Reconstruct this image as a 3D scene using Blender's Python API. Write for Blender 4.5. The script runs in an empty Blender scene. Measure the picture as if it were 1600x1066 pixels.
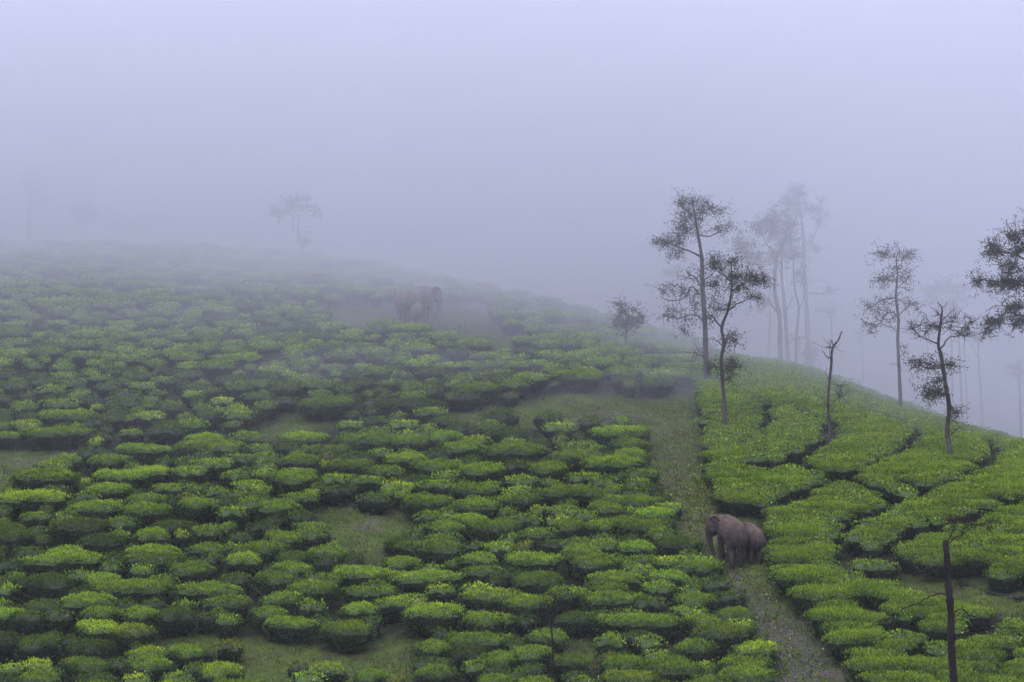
import bpy, math, random
import numpy as np
from mathutils import Vector, Matrix, Euler

random.seed(7)
rng = np.random.default_rng(7)
sc = bpy.context.scene
COL = sc.collection

# ---------------------------------------------------------------- camera
F = 800.0 / math.tan(math.radians(12.0))      # focal length in pixels of a 1600 wide frame
Y0 = 250.0                                     # row of the horizon
cam_d = bpy.data.cameras.new('camera')
cam_d.sensor_width = 36.0
cam_d.lens = 18.0 / math.tan(math.radians(12.0))
cam_d.shift_y = -(533.0 - Y0) / 1600.0
cam_d.clip_start = 0.5
cam_d.clip_end = 5000
cam = bpy.data.objects.new('camera', cam_d)
cam.rotation_euler = (math.radians(90), 0, 0)
COL.objects.link(cam)
sc.camera = cam

# ---------------------------------------------------------------- sky, sun, exposure
world = bpy.data.worlds.new('World')
sc.world = world
world.use_nodes = True
wn, wl = world.node_tree.nodes, world.node_tree.links
wn.clear()
sky = wn.new('ShaderNodeTexSky')
sky.sky_type = 'NISHITA'
sky.sun_disc = False
SUN_EL, SUN_ROT = math.radians(62), math.radians(200)
sky.sun_elevation = SUN_EL
sky.sun_rotation = SUN_ROT
sky.air_density = 1.0
sky.dust_density = 4.0
sky.altitude = 1500
# an overcast deck: a smooth cloud layer, brighter overhead than at the horizon, over the clear sky
geo = wn.new('ShaderNodeTexCoord')
sep = wn.new('ShaderNodeSeparateXYZ')
wl.new(geo.outputs['Generated'], sep.inputs[0])
mr = wn.new('ShaderNodeMapRange')
mr.inputs['From Min'].default_value = 0.0
mr.inputs['From Max'].default_value = 1.0
mr.inputs['To Min'].default_value = 0.44
mr.inputs['To Max'].default_value = 1.6
wl.new(sep.outputs['Z'], mr.inputs['Value'])
deck = wn.new('ShaderNodeVectorMath'); deck.operation = 'SCALE'
deck.inputs[0].default_value = (11.5, 11.9, 16.7)
wl.new(mr.outputs[0], deck.inputs['Scale'])
wm = wn.new('ShaderNodeMix'); wm.data_type = 'RGBA'
wm.inputs[0].default_value = 0.88
wl.new(sky.outputs[0], wm.inputs[6])
wl.new(deck.outputs[0], wm.inputs[7])
bg = wn.new('ShaderNodeBackground')
bg.inputs['Strength'].default_value = 0.13
wl.new(wm.outputs[2], bg.inputs['Color'])
wo = wn.new('ShaderNodeOutputWorld')
wl.new(bg.outputs[0], wo.inputs['Surface'])

sun_d = bpy.data.lights.new('sun', 'SUN')
sun_d.energy = 1.5
sun_d.angle = math.radians(30)
sun_d.color = (1.0, 0.985, 0.97)
sun = bpy.data.objects.new('sun', sun_d)
sun_dir = Vector((math.sin(SUN_ROT) * math.cos(SUN_EL), math.cos(SUN_ROT) * math.cos(SUN_EL), math.sin(SUN_EL)))
sun.rotation_euler = (-sun_dir).to_track_quat('-Z', 'Y').to_euler()
COL.objects.link(sun)

sc.view_settings.view_transform = 'Standard'
sc.view_settings.look = 'None'
sc.view_settings.exposure = 0.0
sc.view_settings.gamma = 1.0
sc.view_settings.use_curve_mapping = False
sc.render.engine = 'CYCLES'
sc.cycles.use_denoising = True
sc.cycles.max_bounces = 5
sc.cycles.diffuse_bounces = 2
sc.cycles.glossy_bounces = 1
sc.cycles.transmission_bounces = 1
sc.cycles.volume_bounces = 3
sc.cycles.transparent_max_bounces = 12
sc.cycles.sample_clamp_indirect = 4.0

# ---------------------------------------------------------------- helpers
def link(o, parent=None):
    COL.objects.link(o)
    if parent is not None:
        o.parent = parent
    return o

def tag(o, label=None, cat=None, group=None, kind=None):
    if label: o['label'] = label
    if cat: o['category'] = cat
    if group: o['group'] = group
    if kind: o['kind'] = kind
    return o

def empty(name, loc, rz=0.0):
    o = bpy.data.objects.new(name, None)
    o.empty_display_size = 0.3
    o.location = loc
    o.rotation_euler = (0, 0, rz)
    return link(o)

def np_mesh(name, V, Fq, k, mat, attrs=None, smooth=False):
    """V (n,3); Fq (m,k) faces of k corners each."""
    V = np.ascontiguousarray(V, dtype=np.float32)
    Fq = np.ascontiguousarray(Fq, dtype=np.int32)
    m = bpy.data.meshes.new(name)
    m.vertices.add(len(V)); m.vertices.foreach_set('co', V.ravel())
    m.loops.add(Fq.size); m.loops.foreach_set('vertex_index', Fq.ravel())
    m.polygons.add(len(Fq))
    m.polygons.foreach_set('loop_start', np.arange(0, Fq.size, k, dtype=np.int32))
    m.polygons.foreach_set('loop_total', np.full(len(Fq), k, dtype=np.int32))
    if smooth:
        m.polygons.foreach_set('use_smooth', np.ones(len(Fq), dtype=bool))
    for an, arr in (attrs or {}).items():
        a = m.attributes.new(an, 'FLOAT_COLOR', 'POINT')
        arr = np.ascontiguousarray(arr, dtype=np.float32)
        a.data.foreach_set('color', arr.ravel())
    if mat: m.materials.append(mat)
    m.update(calc_edges=True)
    m.validate()
    return m

def obj(name, mesh, parent=None):
    return link(bpy.data.objects.new(name, mesh), parent)

def at_depth(px, py, D):
    return Vector(((px - 800) / F * D, D, -(py - Y0) / F * D))

def project(P):
    P = np.asarray(P, dtype=float)
    Yp = np.maximum(P[..., 1], 0.5)
    return 800 + F * P[..., 0] / Yp, Y0 - F * P[..., 2] / Yp

# ---------------------------------------------------------------- terrain: smooth hillsides through surveyed points
CTRL = []
def colpts(px, prs):
    for py, D in prs:
        CTRL.append(((px - 800) / F * D, D, -(py - Y0) / F * D))
colpts(-500, [(1080, 97), (700, 127), (430, 166), (390, 186), (400, 230)])
colpts(0, [(1066, 96), (885, 108), (700, 125), (560, 143), (450, 163), (405, 180), (412, 208), (500, 280)])
colpts(400, [(1066, 96), (885, 108), (690, 127), (560, 143), (450, 162), (412, 177), (420, 204), (520, 275)])
colpts(700, [(1066, 96), (885, 108), (640, 132), (505, 152), (465, 165), (454, 174), (482, 200), (600, 265)])
colpts(950, [(1066, 95), (885, 107), (650, 131), (565, 145), (525, 156), (514, 163), (560, 190), (720, 255)])
colpts(1060, [(1066, 95), (885, 107), (640, 132), (606, 139), (560, 152), (545, 159), (610, 190)])
colpts(1130, [(885, 107), (720, 123), (640, 133), (600, 142), (575, 152), (650, 190)])
colpts(1220, [(1066, 94), (900, 105), (640, 131), (602, 141), (588, 148), (648, 172), (800, 220)])
colpts(1400, [(1066, 93), (885, 104), (752, 116), (680, 128), (661, 135), (740, 160), (920, 210)])
colpts(1600, [(1066, 92), (885, 102), (792, 110), (728, 120), (717, 125), (800, 150), (1020, 200)])
colpts(2000, [(1080, 90), (900, 100), (810, 115), (950, 150)])
for x in (-25, -8, 0, 8, 25):
    CTRL.append((x, 78, -23.0)); CTRL.append((x * 1.2, 55, -24.5)); CTRL.append((x * 1.2, 30, -17)); CTRL.append((x, 8, -4.5)); CTRL.append((x, 0, -1.7))
for x, y, z in ((-90, 60, -23), (90, 60, -27), (-90, 0, -4), (90, 0, -6), (-170, 150, -14), (-170, 260, -16), (-60, 330, -32), (40, 320, -48),
                (120, 250, -60), (140, 150, -48), (120, 90, -32), (-150, 60, -22)):
    CTRL.append((x, y, z))
CTRL = np.array(CTRL)
SC = 100.0
def _U(r2):
    return np.where(r2 > 1e-12, r2 * np.log(np.maximum(r2, 1e-12)), 0.0)
_P = CTRL[:, :2] / SC
_n = len(_P)
_K = _U(((_P[:, None, :] - _P[None, :, :]) ** 2).sum(-1)) + np.eye(_n) * 2e-4
_A = np.zeros((_n + 3, _n + 3)); _A[:_n, :_n] = _K; _A[:_n, _n] = 1; _A[:_n, _n + 1:] = _P
_A[_n, :_n] = 1; _A[_n + 1:, :_n] = _P.T
_w = np.linalg.solve(_A, np.concatenate([CTRL[:, 2], np.zeros(3)]))

def vnoise(x, y, s=0):
    """cheap smooth noise from sines"""
    return (np.sin(x * 1.3 + s) * np.cos(y * 1.1 - s * 2) + np.sin(x * 0.61 - y * 0.83 + 2.1 * s) + 0.5 * np.sin(x * 2.7 + y * 2.2 + s * 3)) / 2.5

def height(x, y):
    x = np.asarray(x, float); y = np.asarray(y, float)
    shp = x.shape
    q = np.stack([x.ravel(), y.ravel()], 1)
    out = np.empty(len(q))
    for i in range(0, len(q), 20000):
        p = q[i:i + 20000]
        pc = p.copy(); pc[:, 0] = np.clip(pc[:, 0], -170, 140); pc[:, 1] = np.clip(pc[:, 1], -30, 330)
        pn = pc / SC
        r2 = ((pn[:, None, :] - _P[None, :, :]) ** 2).sum(-1)
        z = _U(r2) @ _w[:_n] + _w[_n] + pn @ _w[_n + 1:]
        d = np.hypot(p[:, 0] - pc[:, 0], p[:, 1] - pc[:, 1])
        out[i:i + 20000] = z - 12 * (1 - np.exp(-d / 120.0)) + 0.07 * vnoise(p[:, 0] * .8, p[:, 1] * .8, 1)
    return out.reshape(shp)

# table of the ground for fast lookup
GX = np.arange(-75, 75.1, 0.5); GY = np.arange(75, 300.1, 0.5)
GZ = height(*np.meshgrid(GX, GY, indexing='ij'))
def hz(x, y):
    x = np.clip(np.asarray(x, float), GX[0], GX[-1] - .51); y = np.clip(np.asarray(y, float), GY[0], GY[-1] - .51)
    fx = (x - GX[0]) / .5; fy = (y - GY[0]) / .5
    ix = fx.astype(int); iy = fy.astype(int); fx -= ix; fy -= iy
    return (GZ[ix, iy] * (1 - fx) * (1 - fy) + GZ[ix + 1, iy] * fx * (1 - fy) + GZ[ix, iy + 1] * (1 - fx) * fy + GZ[ix + 1, iy + 1] * fx * fy)

def on_ground(px, py, up=0.0, d0=78.0, d1=260.0):
    """the first ground point (raised by up) met by the sight line through a photo pixel"""
    D = np.arange(d0, d1, 0.1)
    X = (px - 800) / F * D; Z = -(py - Y0) / F * D
    g = hz(X, D) + up
    k = np.where(Z <= g)[0]
    if len(k) == 0:
        i = int(np.argmin(Z - g)); return Vector((X[i], D[i], g[i] - up))
    i = k[0]
    return Vector((X[i], D[i], g[i] - up))

def in_poly(px, py, poly):
    px = np.asarray(px); py = np.asarray(py)
    inside = np.zeros(px.shape, bool)
    n = len(poly)
    for i in range(n):
        x1, y1 = poly[i]; x2, y2 = poly[(i + 1) % n]
        if y1 == y2: continue
        c = ((y1 > py) != (y2 > py)) & (px < (x2 - x1) * (py - y1) / (y2 - y1) + x1)
        inside ^= c
    return inside

PATH = [(1218, 1180), (1222, 1100), (1212, 1040), (1196, 1000), (1168, 962), (1135, 925), (1108, 892), (1100, 872), (1064, 858), (1066, 832), (1060, 805), (1040, 775),
        (1012, 752), (1012, 720), (1014, 690), (1005, 668), (985, 660), (930, 664), (860, 668), (800, 672), (700, 662), (690, 648), (760, 642), (820, 634), (860, 622),
        (930, 612), (1000, 628), (1050, 622), (1070, 606), (1082, 606), (1086, 640), (1098, 690), (1108, 750), (1120, 800), (1180, 815), (1196, 850), (1200, 885), (1215, 912), (1240, 945),
        (1275, 990), (1318, 1040), (1352, 1100), (1380, 1180)]
CLEAR = [
    [(506, 486), (560, 480), (620, 484), (740, 478), (765, 492), (752, 512), (800, 530), (860, 545), (760, 548), (700, 532), (660, 516), (600, 500), (585, 518), (555, 512), (520, 508)],
    [(498, 806), (520, 792), (600, 800), (642, 806), (650, 828), (636, 850), (616, 872), (604, 896), (580, 880), (556, 862), (520, 850), (500, 835)],
    [(248, 1018), (280, 996), (340, 990), (400, 1000), (470, 1000), (520, 1018), (590, 1010), (610, 990), (645, 1000), (660, 1030), (650, 1090), (380, 1100), (370, 1040), (300, 1030)],
    [(-40, 712), (20, 705), (90, 710), (140, 716), (205, 706), (260, 702), (330, 694), (420, 672), (446, 655), (474, 642), (560, 660), (500, 672), (440, 690), (300, 702), (210, 730), (130, 722),
     (60, 740), (22, 765), (-40, 780)],
    [(878, 1008), (900, 1000), (936, 1012), (938, 1040), (900, 1045), (880, 1030)],
    [(1050, 1012), (1075, 1002), (1090, 1022), (1060, 1030)],
    [(1385, 905), (1430, 895), (1475, 905), (1530, 905), (1560, 918), (1640, 925), (1640, 968), (1560, 960), (1480, 948), (1420, 940)],
]
ELE = [(1098, 868), (1112, 878), (1125, 905), (1172, 912), (1200, 900), (1208, 878), (1212, 862), (1208, 846), (1150, 855), (1112, 852)]
CLEAR.append(ELE)
def clear_mask(px, py):
    m = in_poly(px, py, PATH)
    for p in CLEAR: m |= in_poly(px, py, p)
    return m

# ---------------------------------------------------------------- materials
def mat_new(name):
    m = bpy.data.materials.new(name); m.use_nodes = True
    nt = m.node_tree
    b = nt.nodes['Principled BSDF']
    return m, nt, nt.nodes, nt.links, b

def ramp(nt, stops, src):
    r = nt.nodes.new('ShaderNodeValToRGB')
    r.color_ramp.elements[0].position = stops[0][0]; r.color_ramp.elements[0].color = (*stops[0][1], 1)
    r.color_ramp.elements[1].position = stops[-1][0]; r.color_ramp.elements[1].color = (*stops[-1][1], 1)
    for p, c in stops[1:-1]:
        e = r.color_ramp.elements.new(p); e.color = (*c, 1)
    nt.links.new(src, r.inputs[0])
    return r.outputs[0]

def noise(nt, scale, detail=5, rough=.6, coord=None):
    n = nt.nodes.new('ShaderNodeTexNoise')
    n.inputs['Scale'].default_value = scale; n.inputs['Detail'].default_value = detail; n.inputs['Roughness'].default_value = rough
    if coord is None:
        tc = nt.nodes.new('ShaderNodeTexCoord'); coord = tc.outputs['Object']
    nt.links.new(coord, n.inputs['Vector'])
    return n.outputs['Fac']

def leaf_mat(name, stops, rough=.42, spec=.35, use_obj=True):
    m, nt, N, L, b = mat_new(name)
    at = N.new('ShaderNodeAttribute'); at.attribute_name = 'leaf'
    sp = N.new('ShaderNodeSeparateColor'); L.new(at.outputs['Color'], sp.inputs[0])
    c = ramp(nt, stops, sp.outputs[0])
    if use_obj:
        oi = N.new('ShaderNodeObjectInfo')
        ti = N.new('ShaderNodeAttribute'); ti.attribute_name = 'tint'
        m1 = N.new('ShaderNodeVectorMath'); m1.operation = 'MULTIPLY'
        L.new(c, m1.inputs[0]); L.new(oi.outputs['Color'], m1.inputs[1])
        m2 = N.new('ShaderNodeVectorMath'); m2.operation = 'MULTIPLY'
        L.new(m1.outputs[0], m2.inputs[0]); L.new(ti.outputs['Color'], m2.inputs[1])
        c = m2.outputs[0]
    L.new(c, b.inputs['Base Color'])
    b.inputs['Roughness'].default_value = rough
    b.inputs['Specular IOR Level'].default_value = spec
    return m

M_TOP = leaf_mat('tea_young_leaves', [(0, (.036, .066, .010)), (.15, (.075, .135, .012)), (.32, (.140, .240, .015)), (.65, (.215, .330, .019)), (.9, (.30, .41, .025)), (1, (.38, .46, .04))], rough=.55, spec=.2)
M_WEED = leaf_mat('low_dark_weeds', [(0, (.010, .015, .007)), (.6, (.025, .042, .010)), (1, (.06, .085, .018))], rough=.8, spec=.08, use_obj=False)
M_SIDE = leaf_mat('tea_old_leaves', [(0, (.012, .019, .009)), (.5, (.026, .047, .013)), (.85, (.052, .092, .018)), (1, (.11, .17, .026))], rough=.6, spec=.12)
M_CORE, nt, N, L, b = mat_new('tea_shaded_twigs')
b.inputs['Base Color'].default_value = (.012, .014, .009, 1); b.inputs['Roughness'].default_value = .9
M_STEM, nt, N, L, b = mat_new('tea_stem_bark')
L.new(ramp(nt, [(.3, (.035, .028, .022)), (.7, (.11, .09, .075))], noise(nt, 12)), b.inputs['Base Color']); b.inputs['Roughness'].default_value = .9
M_DRY = leaf_mat('dry_tea_leaves', [(0, (.018, .013, .011)), (.7, (.05, .032, .026)), (1, (.09, .07, .035))], rough=.7, spec=.2)

def bark_mat(name, c1, c2, pale=None):
    m, nt, N, L, b = mat_new(name)
    f = noise(nt, 5, 8, .65)
    st = [(.3, c1), (.62, c2)]
    if pale: st.append((.75, pale))
    L.new(ramp(nt, st, f), b.inputs['Base Color'])
    b.inputs['Roughness'].default_value = .9; b.inputs['Specular IOR Level'].default_value = .12
    bp = N.new('ShaderNodeBump'); bp.inputs['Strength'].default_value = .6; bp.inputs['Distance'].default_value = .04
    L.new(noise(nt, 14, 6), bp.inputs['Height']); L.new(bp.outputs[0], b.inputs['Normal'])
    return m
M_BARK = bark_mat('wet_grey_bark', (.03, .026, .025), (.085, .075, .07), (.16, .16, .15))
M_BLACKBARK = bark_mat('blackened_bark', (.008, .007, .007), (.022, .016, .014), (.10, .09, .085))
M_LIME = bark_mat('pale_painted_bark', (.12, .11, .11), (.20, .19, .19), (.34, .32, .32))
M_TLEAF = leaf_mat('silver_oak_leaves', [(0, (.022, .024, .014)), (.5, (.045, .055, .025)), (.85, (.075, .09, .035)), (1, (.11, .075, .04))], rough=.6, spec=.2, use_obj=False)

# ground
M_GROUND, nt, N, L, b = mat_new('hillside_soil_and_grass')
at = N.new('ShaderNodeAttribute'); at.attribute_name = 'cover'
sp = N.new('ShaderNodeSeparateColor'); L.new(at.outputs['Color'], sp.inputs[0])
soil = ramp(nt, [(.3, (.010, .010, .006)), (.55, (.018, .020, .009)), (.7, (.020, .032, .009))], noise(nt, 1.6, 8, .7))
grass = ramp(nt, [(.30, (.050, .036, .022)), (.40, (.055, .056, .018)), (.52, (.060, .088, .016)), (.75, (.11, .125, .024))], noise(nt, .9, 9, .72))
gravel = ramp(nt, [(.25, (.045, .035, .03)), (.5, (.10, .08, .07)), (.75, (.15, .13, .12))], noise(nt, 5.5, 8, .75))
mx = N.new('ShaderNodeMix'); mx.data_type = 'RGBA'
ad = N.new('ShaderNodeMath'); ad.operation = 'ADD'; ad.use_clamp = True
nb = N.new('ShaderNodeMapRange'); nb.inputs['From Min'].default_value = .3; nb.inputs['From Max'].default_value = .7; nb.inputs['To Min'].default_value = -.4; nb.inputs['To Max'].default_value = .4
L.new(noise(nt, 2.2, 6), nb.inputs['Value'])
L.new(sp.outputs[0], ad.inputs[0]); L.new(nb.outputs[0], ad.inputs[1])
L.new(ad.outputs[0], mx.inputs[0]); L.new(soil, mx.inputs[6]); L.new(grass, mx.inputs[7])
mx2 = N.new('ShaderNodeMix'); mx2.data_type = 'RGBA'
ml = N.new('ShaderNodeMath'); ml.operation = 'MULTIPLY'; ml.use_clamp = True
nb2 = N.new('ShaderNodeMapRange'); nb2.inputs['From Min'].default_value = .42; nb2.inputs['From Max'].default_value = .6; nb2.inputs['To Max'].default_value = 1.1
L.new(noise(nt, 1.3, 7), nb2.inputs['Value'])
L.new(sp.outputs[1], ml.inputs[0]); L.new(nb2.outputs[0], ml.inputs[1])
L.new(ml.outputs[0], mx2.inputs[0]); L.new(mx.outputs[2], mx2.inputs[6]); L.new(gravel, mx2.inputs[7])
L.new(mx2.outputs[2], b.inputs['Base Color'])
b.inputs['Roughness'].default_value = .95; b.inputs['Specular IOR Level'].default_value = .15
bp = N.new('ShaderNodeBump'); bp.inputs['Strength'].default_value = .9; bp.inputs['Distance'].default_value = .12
L.new(noise(nt, 7, 9, .75), bp.inputs['Height']); L.new(bp.outputs[0], b.inputs['Normal'])

M_GRASS = leaf_mat('meadow_grass', [(0, (.03, .05, .010)), (.5, (.065, .105, .016)), (.85, (.115, .15, .024)), (.95, (.16, .15, .05)), (1, (.26, .25, .05))], rough=.7, spec=.15, use_obj=False)
M_STONE, nt, N, L, b = mat_new('wet_path_stone')
L.new(ramp(nt, [(.3, (.025, .021, .02)), (.55, (.06, .05, .046)), (.8, (.13, .115, .11))], noise(nt, 3.0, 7, .7)), b.inputs['Base Color']); b.inputs['Roughness'].default_value = .5

M_MOSSY, nt, N, L, b = mat_new('mossy_dark_stone')
L.new(ramp(nt, [(.3, (.012, .012, .010)), (.55, (.035, .036, .028)), (.75, (.11, .10, .095))], noise(nt, 5.0, 8, .75)), b.inputs['Base Color']); b.inputs['Roughness'].default_value = .9; b.inputs['Specular IOR Level'].default_value = .1
# ---------------------------------------------------------------- the ground sheet
def axis(lo, hi, flo, fhi, fine):
    a = list(np.arange(flo, fhi + 1e-6, fine))
    s, x = fine, flo
    left = []
    while x > lo:
        s = min(s * 1.25, 12); x -= s; left.append(x)
    s, x = fine, fhi
    right = []
    while x < hi:
        s = min(s * 1.25, 12); x += s; right.append(x)
    return np.array(left[::-1] + a + right)
ax = axis(-560, 560, -52, 50, .4); ay = axis(-200, 760, 86, 215, .4)
XX, YY = np.meshgrid(ax, ay, indexing='ij')
ZZ = height(XX, YY)
GPX, GPY = project(np.stack([XX, YY, ZZ], -1))
ok = (YY > 80) & (YY < 215)
wob = vnoise(XX * 1.7, YY * 1.7, 3) * 7
cl = clear_mask(GPX + wob, GPY + wob * .5) & ok
def blur(a, n):
    a = a.astype(float)
    for _ in range(n):
        a = (a + np.roll(a, 1, 0) + np.roll(a, -1, 0) + np.roll(a, 1, 1) + np.roll(a, -1, 1)) / 5
    return a
cov = blur(cl, 3)
# worn strips: the lower path, the forking track, the track at far left
TRACKS = [([(1290, 1120), (1265, 1066), (1235, 1010), (1205, 970), (1165, 930), (1140, 900), (1110, 850), (1075, 800), (1062, 760), (1050, 710), (1030, 660), (960, 655), (890, 662)], 1.0),
          ([(-60, 727), (10, 724), (60, 722), (150, 712), (215, 714), (275, 700)], .7), ([(850, 668), (900, 664), (960, 655), (1010, 645)], .9)]
trk = np.zeros_like(cov)
for pts, wdt in TRACKS:
    P = [on_ground(*p) for p in pts]
    for a, c in zip(P[:-1], P[1:]):
        d = np.array((c.x - a.x, c.y - a.y)); ln = max(np.hypot(*d), 1e-6)
        t = np.clip(((XX - a.x) * d[0] + (YY - a.y) * d[1]) / ln ** 2, 0, 1)
        dist = np.hypot(XX - a.x - t * d[0], YY - a.y - t * d[1])
        trk = np.maximum(trk, np.clip(1.25 - dist / wdt, 0, 1) * np.clip((np.interp((a.y + c.y) / 2, [96, 104, 110, 150], [.8, .5, .30, .35]) if wdt == 1.0 else .8), 0, 1))
for (x, y, r) in ((870, 664, 1.3), (950, 655, 1.6), (1078, 815, 1.2), (1240, 1000, 1.6), (1262, 1050, 2.0), (140, 712, 1.2), (575, 818, 1.0)):
    g = on_ground(x, y); trk = np.maximum(trk, np.clip(1.3 - np.hypot((XX - g.x), (YY - g.y) * .8) / r, 0, 1))
nx, ny = len(ax), len(ay)
V = np.stack([XX, YY, ZZ], -1).reshape(-1, 3)
i = np.arange(nx - 1)[:, None] * ny + np.arange(ny - 1)[None, :]
Q = np.stack([i, i + ny, i + ny + 1, i + 1], -1).reshape(-1, 4)
covc = np.stack([cov, trk, cov * 0, cov * 0 + 1], -1).reshape(-1, 4)
ground = obj('ground', np_mesh('ground', V, Q, 4, M_GROUND, {'cover': covc}, smooth=True))
tag(ground, 'grassy tea estate hillside rising into the mist', kind='structure')

# ---------------------------------------------------------------- tea bushes
def leaves_at(P, Nrm, ln, wd, lean, r, val=None):
    """kite shaped leaves at points P, growing roughly along Nrm"""
    n = len(P)
    up = Nrm + r.normal(0, lean, (n, 3)); up /= np.linalg.norm(up, axis=1, keepdims=True) + 1e-9
    rr = r.normal(0, 1, (n, 3)); s = np.cross(up, rr); s /= np.linalg.norm(s, axis=1, keepdims=True) + 1e-9
    L_ = (ln * r.uniform(.65, 1.35, n))[:, None]; W_ = (wd * r.uniform(.7, 1.3, n))[:, None]
    bend = np.cross(s, up) * L_ * .18
    a = P; b_ = P + up * L_ * .45 + s * W_ * .5 + bend; c = P + up * L_; d = P + up * L_ * .45 - s * W_ * .5 + bend
    V = np.stack([a, b_, c, d], 1).reshape(-1, 3)
    Fc = np.arange(n * 4).reshape(n, 4)
    v = r.uniform(0, 1, n) if val is None else val
    col = np.repeat(np.stack([v, v, v, np.ones(n)], 1), 4, 0)
    return V, Fc, col

PROF = np.array([(.0, .52), (.12, .64), (.30, .82), (.48, .95), (.63, 1.0), (.75, .985), (.86, .89), (.935, .70), (.98, .40), (1.0, .0)])  # height, radius
PROF_FLAT = np.array([(.0, .62), (.20, .78), (.42, .92), (.62, 1.0), (.76, 1.0), (.87, .93), (.94, .80), (.975, .60), (.99, .32), (1.0, .0)])
def bush_shape(r, w, dp, h, PR=None, flat=1.0):
    """returns radius function R(theta), used by core and leaves"""
    PR = PROF if PR is None else PR
    ph = r.uniform(0, 6.28, 6); am = r.normal(0, 1, 6) * np.array([.08, .13, .11, .08, .055, .04])
    def R(th):
        return 1 + sum(am[k] * np.cos((k + 1) * th + ph[k]) for k in range(6))
    ph2 = r.uniform(0, 6.28, 4)
    def surf(th, t):
        """t in 0..1 along the profile"""
        zz = np.interp(t, np.linspace(0, 1, len(PR)), PR[:, 0]); rr = np.interp(t, np.linspace(0, 1, len(PR)), PR[:, 1])
        rad = rr * R(th)
        x = rad * np.cos(th) * w / 2; y = rad * np.sin(th) * dp / 2
        bump = .065 * np.sin(x * 3.6 + ph2[0]) * np.cos(y * 4.2 + ph2[1]) + .045 * np.sin(x * 9 + ph2[2]) * np.cos(y * 8 + ph2[3]) + .02 * np.sin(x * 19 + ph2[1]) * np.cos(y * 17 + ph2[0])
        z = zz * h + flat * bump * np.clip(zz * 2 - .6, 0, 1)
        k = 1 + .05 * np.sin(th * 7 + ph2[0] + zz * 5) + .04 * np.sin(th * 12 + zz * 9 + ph2[1])
        return np.stack([x * k, y * k, z], -1)
    return surf

def make_bush(seed, w, dp, h, dens=1.0, leaf=.074, carpet=False):
    r = np.random.default_rng(seed)
    PR = PROF_FLAT if carpet else PROF
    surf = bush_shape(r, w, dp, h, PR, .3 if carpet else 1.0)
    nth, nt_ = 20, 10
    th = np.linspace(0, 2 * np.pi, nth, endpoint=False); t = np.linspace(0, 1, nt_)
    TH, TT = np.meshgrid(th, t, indexing='ij')
    G = surf(TH, TT) * np.array([.86, .86, .92])
    Vc = G.reshape(-1, 3)
    idx = np.arange(nth)[:, None] * nt_ + np.arange(nt_ - 1)[None, :]
    idn = ((np.arange(nth) + 1) % nth)[:, None] * nt_ + np.arange(nt_ - 1)[None, :]
    Fc = np.stack([idx, idn, idn + 1, idx + 1], -1).reshape(-1, 4)
    # leaves: t sampled by area
    def sample(n, t0, t1):
        out_th, out_t = [], []
        rad = np.interp(np.linspace(t0, t1, 64), np.linspace(0, 1, len(PR)), PR[:, 1]) + .02
        seg = np.hypot(np.interp(np.linspace(t0, t1, 64), np.linspace(0, 1, len(PR)), np.gradient(PR[:, 0]) * h * 1.0),
                       np.interp(np.linspace(t0, t1, 64), np.linspace(0, 1, len(PR)), np.gradient(PR[:, 1]) * .5 * (w + dp) / 2))
        p = rad * (seg + .02); p /= p.sum()
        tt = np.interp(r.uniform(0, 1, n), np.cumsum(p), np.linspace(t0, t1, 64))
        thh = r.uniform(0, 2 * np.pi, n)
        P = surf(thh, tt)
        e = 1e-2
        du = surf(thh + e, tt) - P; dv = surf(thh, np.minimum(tt + e, 1.01)) - P
        Nn = np.cross(du, dv); Nn /= np.linalg.norm(Nn, axis=1, keepdims=True) + 1e-9
        Nn[np.abs(Nn).sum(1) < .5] = (0, 0, 1)
        Nn[Nn[:, 2] < -.8] *= -1
        return P, Nn, tt
    area_top = math.pi * w * dp / 4; per = math.pi * (w + dp) / 2
    k = (.085 / leaf) ** 2
    n_top = int(area_top * 520 * dens * k); n_side = int(per * h * .75 * (300 if carpet else 330) * dens * k)
    P, Nn, tt = sample(int(n_top * (1.15 if carpet else 1)), .60 if not carpet else .45, 1.0); n_top = len(P)
    P = P + Nn * (r.uniform(-.04, .05, (n_top, 1)) + (r.uniform(0, 1, (n_top, 1)) < .08) * r.uniform(0, .12, (n_top, 1)))
    cl_ = vnoise(P[:, 0] * 5, P[:, 1] * 5, seed)       # shoots come in flushes
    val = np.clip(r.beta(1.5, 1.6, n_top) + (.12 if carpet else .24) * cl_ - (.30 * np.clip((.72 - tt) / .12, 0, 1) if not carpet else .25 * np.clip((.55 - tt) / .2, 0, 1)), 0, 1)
    top = leaves_at(P, Nn * .7 + np.array([0, 0, .6]), leaf, leaf * .48, .55, r, val)
    P2, N2, t2 = sample(n_side, .03, .66)
    P2 = P2 + N2 * r.uniform(-.06, .05, (n_side, 1))
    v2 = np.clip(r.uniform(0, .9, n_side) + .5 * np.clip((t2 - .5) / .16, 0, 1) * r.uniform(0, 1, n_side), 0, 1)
    side = leaves_at(P2, N2 * .8 + np.array([0, 0, .15]), leaf * 1.1, leaf * .55, .7, r, v2)
    return (Vc, Fc), top, side

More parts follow.
